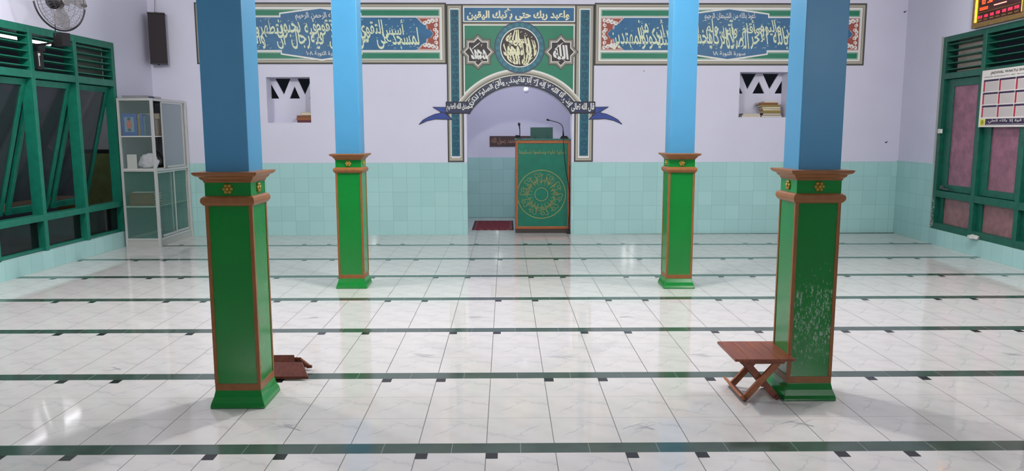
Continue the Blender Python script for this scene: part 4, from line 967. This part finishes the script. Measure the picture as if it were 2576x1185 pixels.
# digital clock
t = thing('digital_clock', 'gold framed prayer clock with glowing red digits above the right window', 'clock', wpt(RW, -9.345, -.075, 2.70), RW[1])
CLW, CLH = 1.0, .62
mb = MB(); f = .055; mb.box(0, CLW, 0, .07, 0, f); mb.box(0, CLW, 0, .07, CLH-f, CLH); mb.box(0, f, 0, .07, f, CLH-f); mb.box(CLW-f, CLW, 0, .07, f, CLH-f); mb.build('frame', mat('gold_frame', 'a8844e', .3, metal=.55, noise=.25, nscale=30), t, bevel=.008)
mb = MB(); mb.box(f-.01, CLW-f+.01, .02, .06, f-.01, CLH-f+.01); mb.build('face', mat('clock_face', '45181a', .1), t)
for q_ in (f+.006, CLW-f-.016): mb = MB(); mb.box(q_, q_+.010, .008, .02, f+.01, CLH-f-.01); mb.build('light_strip', mat('yellow_led_strip', 'ffd040', .4, emit='ffc61e', estr=2.2), t)
LED = mat('red_led', 'ff3010', .4, emit='ff3a14', estr=5.); LEDP = mat('pink_led', 'ff2040', .4, emit='ff2848', estr=3.)
SEG = {'0': 'abcdef', '1': 'bc', '2': 'abged', '3': 'abgcd', '4': 'fgbc', '5': 'afgcd', '6': 'afgecd', '7': 'abc', '8': 'abcdefg', '9': 'abfgcd'}
def digit(mb, ch, x, z, w_, h_, th_, m=0, y=.0185):
    S = {'a': (x, z+h_, x+w_, z+h_), 'g': (x, z+h_/2, x+w_, z+h_/2), 'd': (x, z, x+w_, z), 'f': (x, z+h_/2, x, z+h_), 'b': (x+w_, z+h_/2, x+w_, z+h_), 'e': (x, z, x, z+h_/2), 'c': (x+w_, z, x+w_, z+h_/2)}
    for s_ in SEG[ch]:
        x0_, z0_, x1_, z1_ = S[s_]; mb.rect(min(x0_, x1_)-th_/2, max(x0_, x1_)+th_/2, min(z0_, z1_)-th_/2, max(z0_, z1_)+th_/2, y, m)
mb = MB()
for i, ch in enumerate('1832'): digit(mb, ch, .135+i*.055+(.03 if i > 1 else 0), .265, .032, .075, .011)
for i, ch in enumerate('050520'): digit(mb, ch, .125+i*.028, .195, .015, .026, .006)
mb.rect(.30, .46, .275, .285, .0185); mb.rect(.46, .66, .29, .36, .0185, 1); mb.rect(.40, .64, .21, .222, .0185, 1)
mb.build('time_digits', [LED, mat('red_glow_panel', 'ff5050', .4, emit='ff8a7a', estr=3.)], t)
mb = MB()
for i, s_ in enumerate(('0412', '1134', '1455', '1728', '1839', '0526', '0430')):
    for j, ch in enumerate(s_): digit(mb, ch, .105+i*.115+j*.018+(.006 if j > 1 else 0), .105+.002*i, .010, .024, .006)
mb.build('prayer_digits', LEDP, t)
mb = MB()
for i in range(7): mb.rect(.10+i*.115, .18+i*.115, .075, .088, .0185)
mb.rect(.09, .9, .165, .170, .0185); mb.build('prayer_names', mat('dull_gold_print', '8a6a2a', .5), t)
t = thing('light_switch', 'small white switch on the far post of the right window', 'switch', wpt(RW, -9.90, -.022, 1.465), RW[1])
t.location = wpt(RW, -10.03, -.026, 1.46)
mb = MB(); mb.box(0, .085, 0, .022, 0, .055); mb.build('plate', WHITE, t, bevel=.004); mb = MB(); mb.box(.02, .06, -.004, .0, .015, .04); mb.build('rocker', mat('switch_rocker', 'cfcdc4', .4), t)
blob('cloth_rag', 'crumpled white rag on the tiled sill under the right window', 'rag', wpt(RW, -9.02, -.03, .205), (.055, .085, .03), mat('white_rag', 'c9cdc8', .8), 6)
mb = MB(); mb.lathe([(.02, 0), (.02, .03)], (0, 0, 0), 10, 0, 'y'); o = mb.build('window_catch', BLACK); bpy.data.objects.remove(o)
for i, (x, z) in enumerate([(5.669, 3.165), (5.521, 1.327)]):
    mb = MB(); mb.lathe([(.006, -.02), (.010, -.004), (.010, 0)], (0, 0, 0), 8, 0, 'y'); mb.tube([(0, -.015, 0), (.022, -.02, .012)], .004, 5)
    o = place(mb.build('wall_hook', BLACK), BW); o.location = wpt(BW, x, 0, z); tag(o, ['small black hook high on the back wall right of the right calligraphy panel', 'small black hook low on the back wall above the wall tiles'][i], 'hook', 'wall hooks')
mb = MB(); mb.lathe([(.004, -.01), (.007, -.003), (.007, 0)], (0, 0, 0), 8, 0, 'y'); o = place(mb.build('nail', BLACK), BW); o.location = wpt(BW, 1.974, 0, 2.341); tag(o, 'tiny black nail in the wall below the right calligraphy panel', 'nail')

# ================================================================== FOLDING STOOL AND BOOK STAND
t = thing('folding_stool', 'low reddish brown folding wooden stool beside the nearest right column', 'stool', (1.42, 4.21, 0))
# top of four planks
mb = MB()
for k in range(4): x0_ = -.165+k*.0825; mb.box(x0_, x0_+.0817, -.175, .185, .243, .258)
mb.build('seat', WOOD, t, bevel=.002)
for y in (-.125, .125):
    mb = MB(); mb.prism([(-.135, .243), (.135, .243), (.12, .218), (-.12, .218)], y-.011, y+.011); mb.build('seat_rail', WOOD, t, bevel=.002)
for y in (-.115, .120):
    mb = MB(); mb.bar((-.085, y, .018), (.095, y, .222), .019, .034, up=(0, 1, 0)); v = mb; mb = MB(); mb.bar((-.085, y, .016), (.092, y, .222), .036, .018, up=(0, 1, 0)); mb.build('leg', WOODE, t, bevel=.003)
    mb = MB(); yy = y+(.020 if y < 0 else -.020); mb.bar((.095, yy, .016), (-.085, yy, .222), .036, .018, up=(0, 1, 0)); mb.build('leg', WOOD, t, bevel=.003)
mb = MB(); mb.bar((-.112, -.165, .034), (-.112, .165, .034), .016, .034, up=(-.7, 0, .7)); mb.build('foot_rail', WOODE, t, bevel=.006)
for q_ in ([(-.092, -.14, .016), (-.092, .14, .016)], [(.10, -.11, .016), (.10, .11, .016)]): mb = MB(); mb.tube(q_, .013, 10); mb.build('cross_rod', WOODD, t)
t = thing('book_stand', 'small dark red wooden book stand low behind the nearest left column', 'book stand', (-1.36, 4.56, 0))
mb = MB(); th_ = .014
def board(m_, xa, xs_, p, q_): xb, xc = xs_; m_.raw([(xa, p[0], p[1]), (xb, p[0], p[1]), (xc, q_[0], q_[1]), (xa, q_[0], q_[1]), (xa, p[0]+.006, p[1]+th_), (xb, p[0]+.006, p[1]+th_), (xc, q_[0]+.006, q_[1]+th_), (xa, q_[0]+.006, q_[1]+th_)], [(0, 3, 2, 1), (4, 5, 6, 7), (0, 1, 5, 4), (1, 2, 6, 5), (2, 3, 7, 6), (3, 0, 4, 7)])
board(mb, -.16, (.158, .10), (-.085, .010), (.0, .075)); board(mb, -.16, (.055, .045), (.0, .0755), (.03, .112)); mb.build('front_board', WOODD, t, bevel=.003)
mb = MB()
board(mb, -.16, (.118, .080), (.135, .012), (.045, .092)); mb.build('rear_board', WOOD, t, bevel=.003)
mb = MB(); mb.tube([(.095, .125, .022), (.128, .125, .022)], [.012, .010], 10); mb.build('knob', WOODD, t)
mb = MB(); mb.box(-.10, -.06, -.10, -.055, -.0, .014); mb.build('foot', WOODD, t); mb = MB(); mb.box(.04, .08, .10, .15, .0, .014); mb.build('foot', WOODD, t)
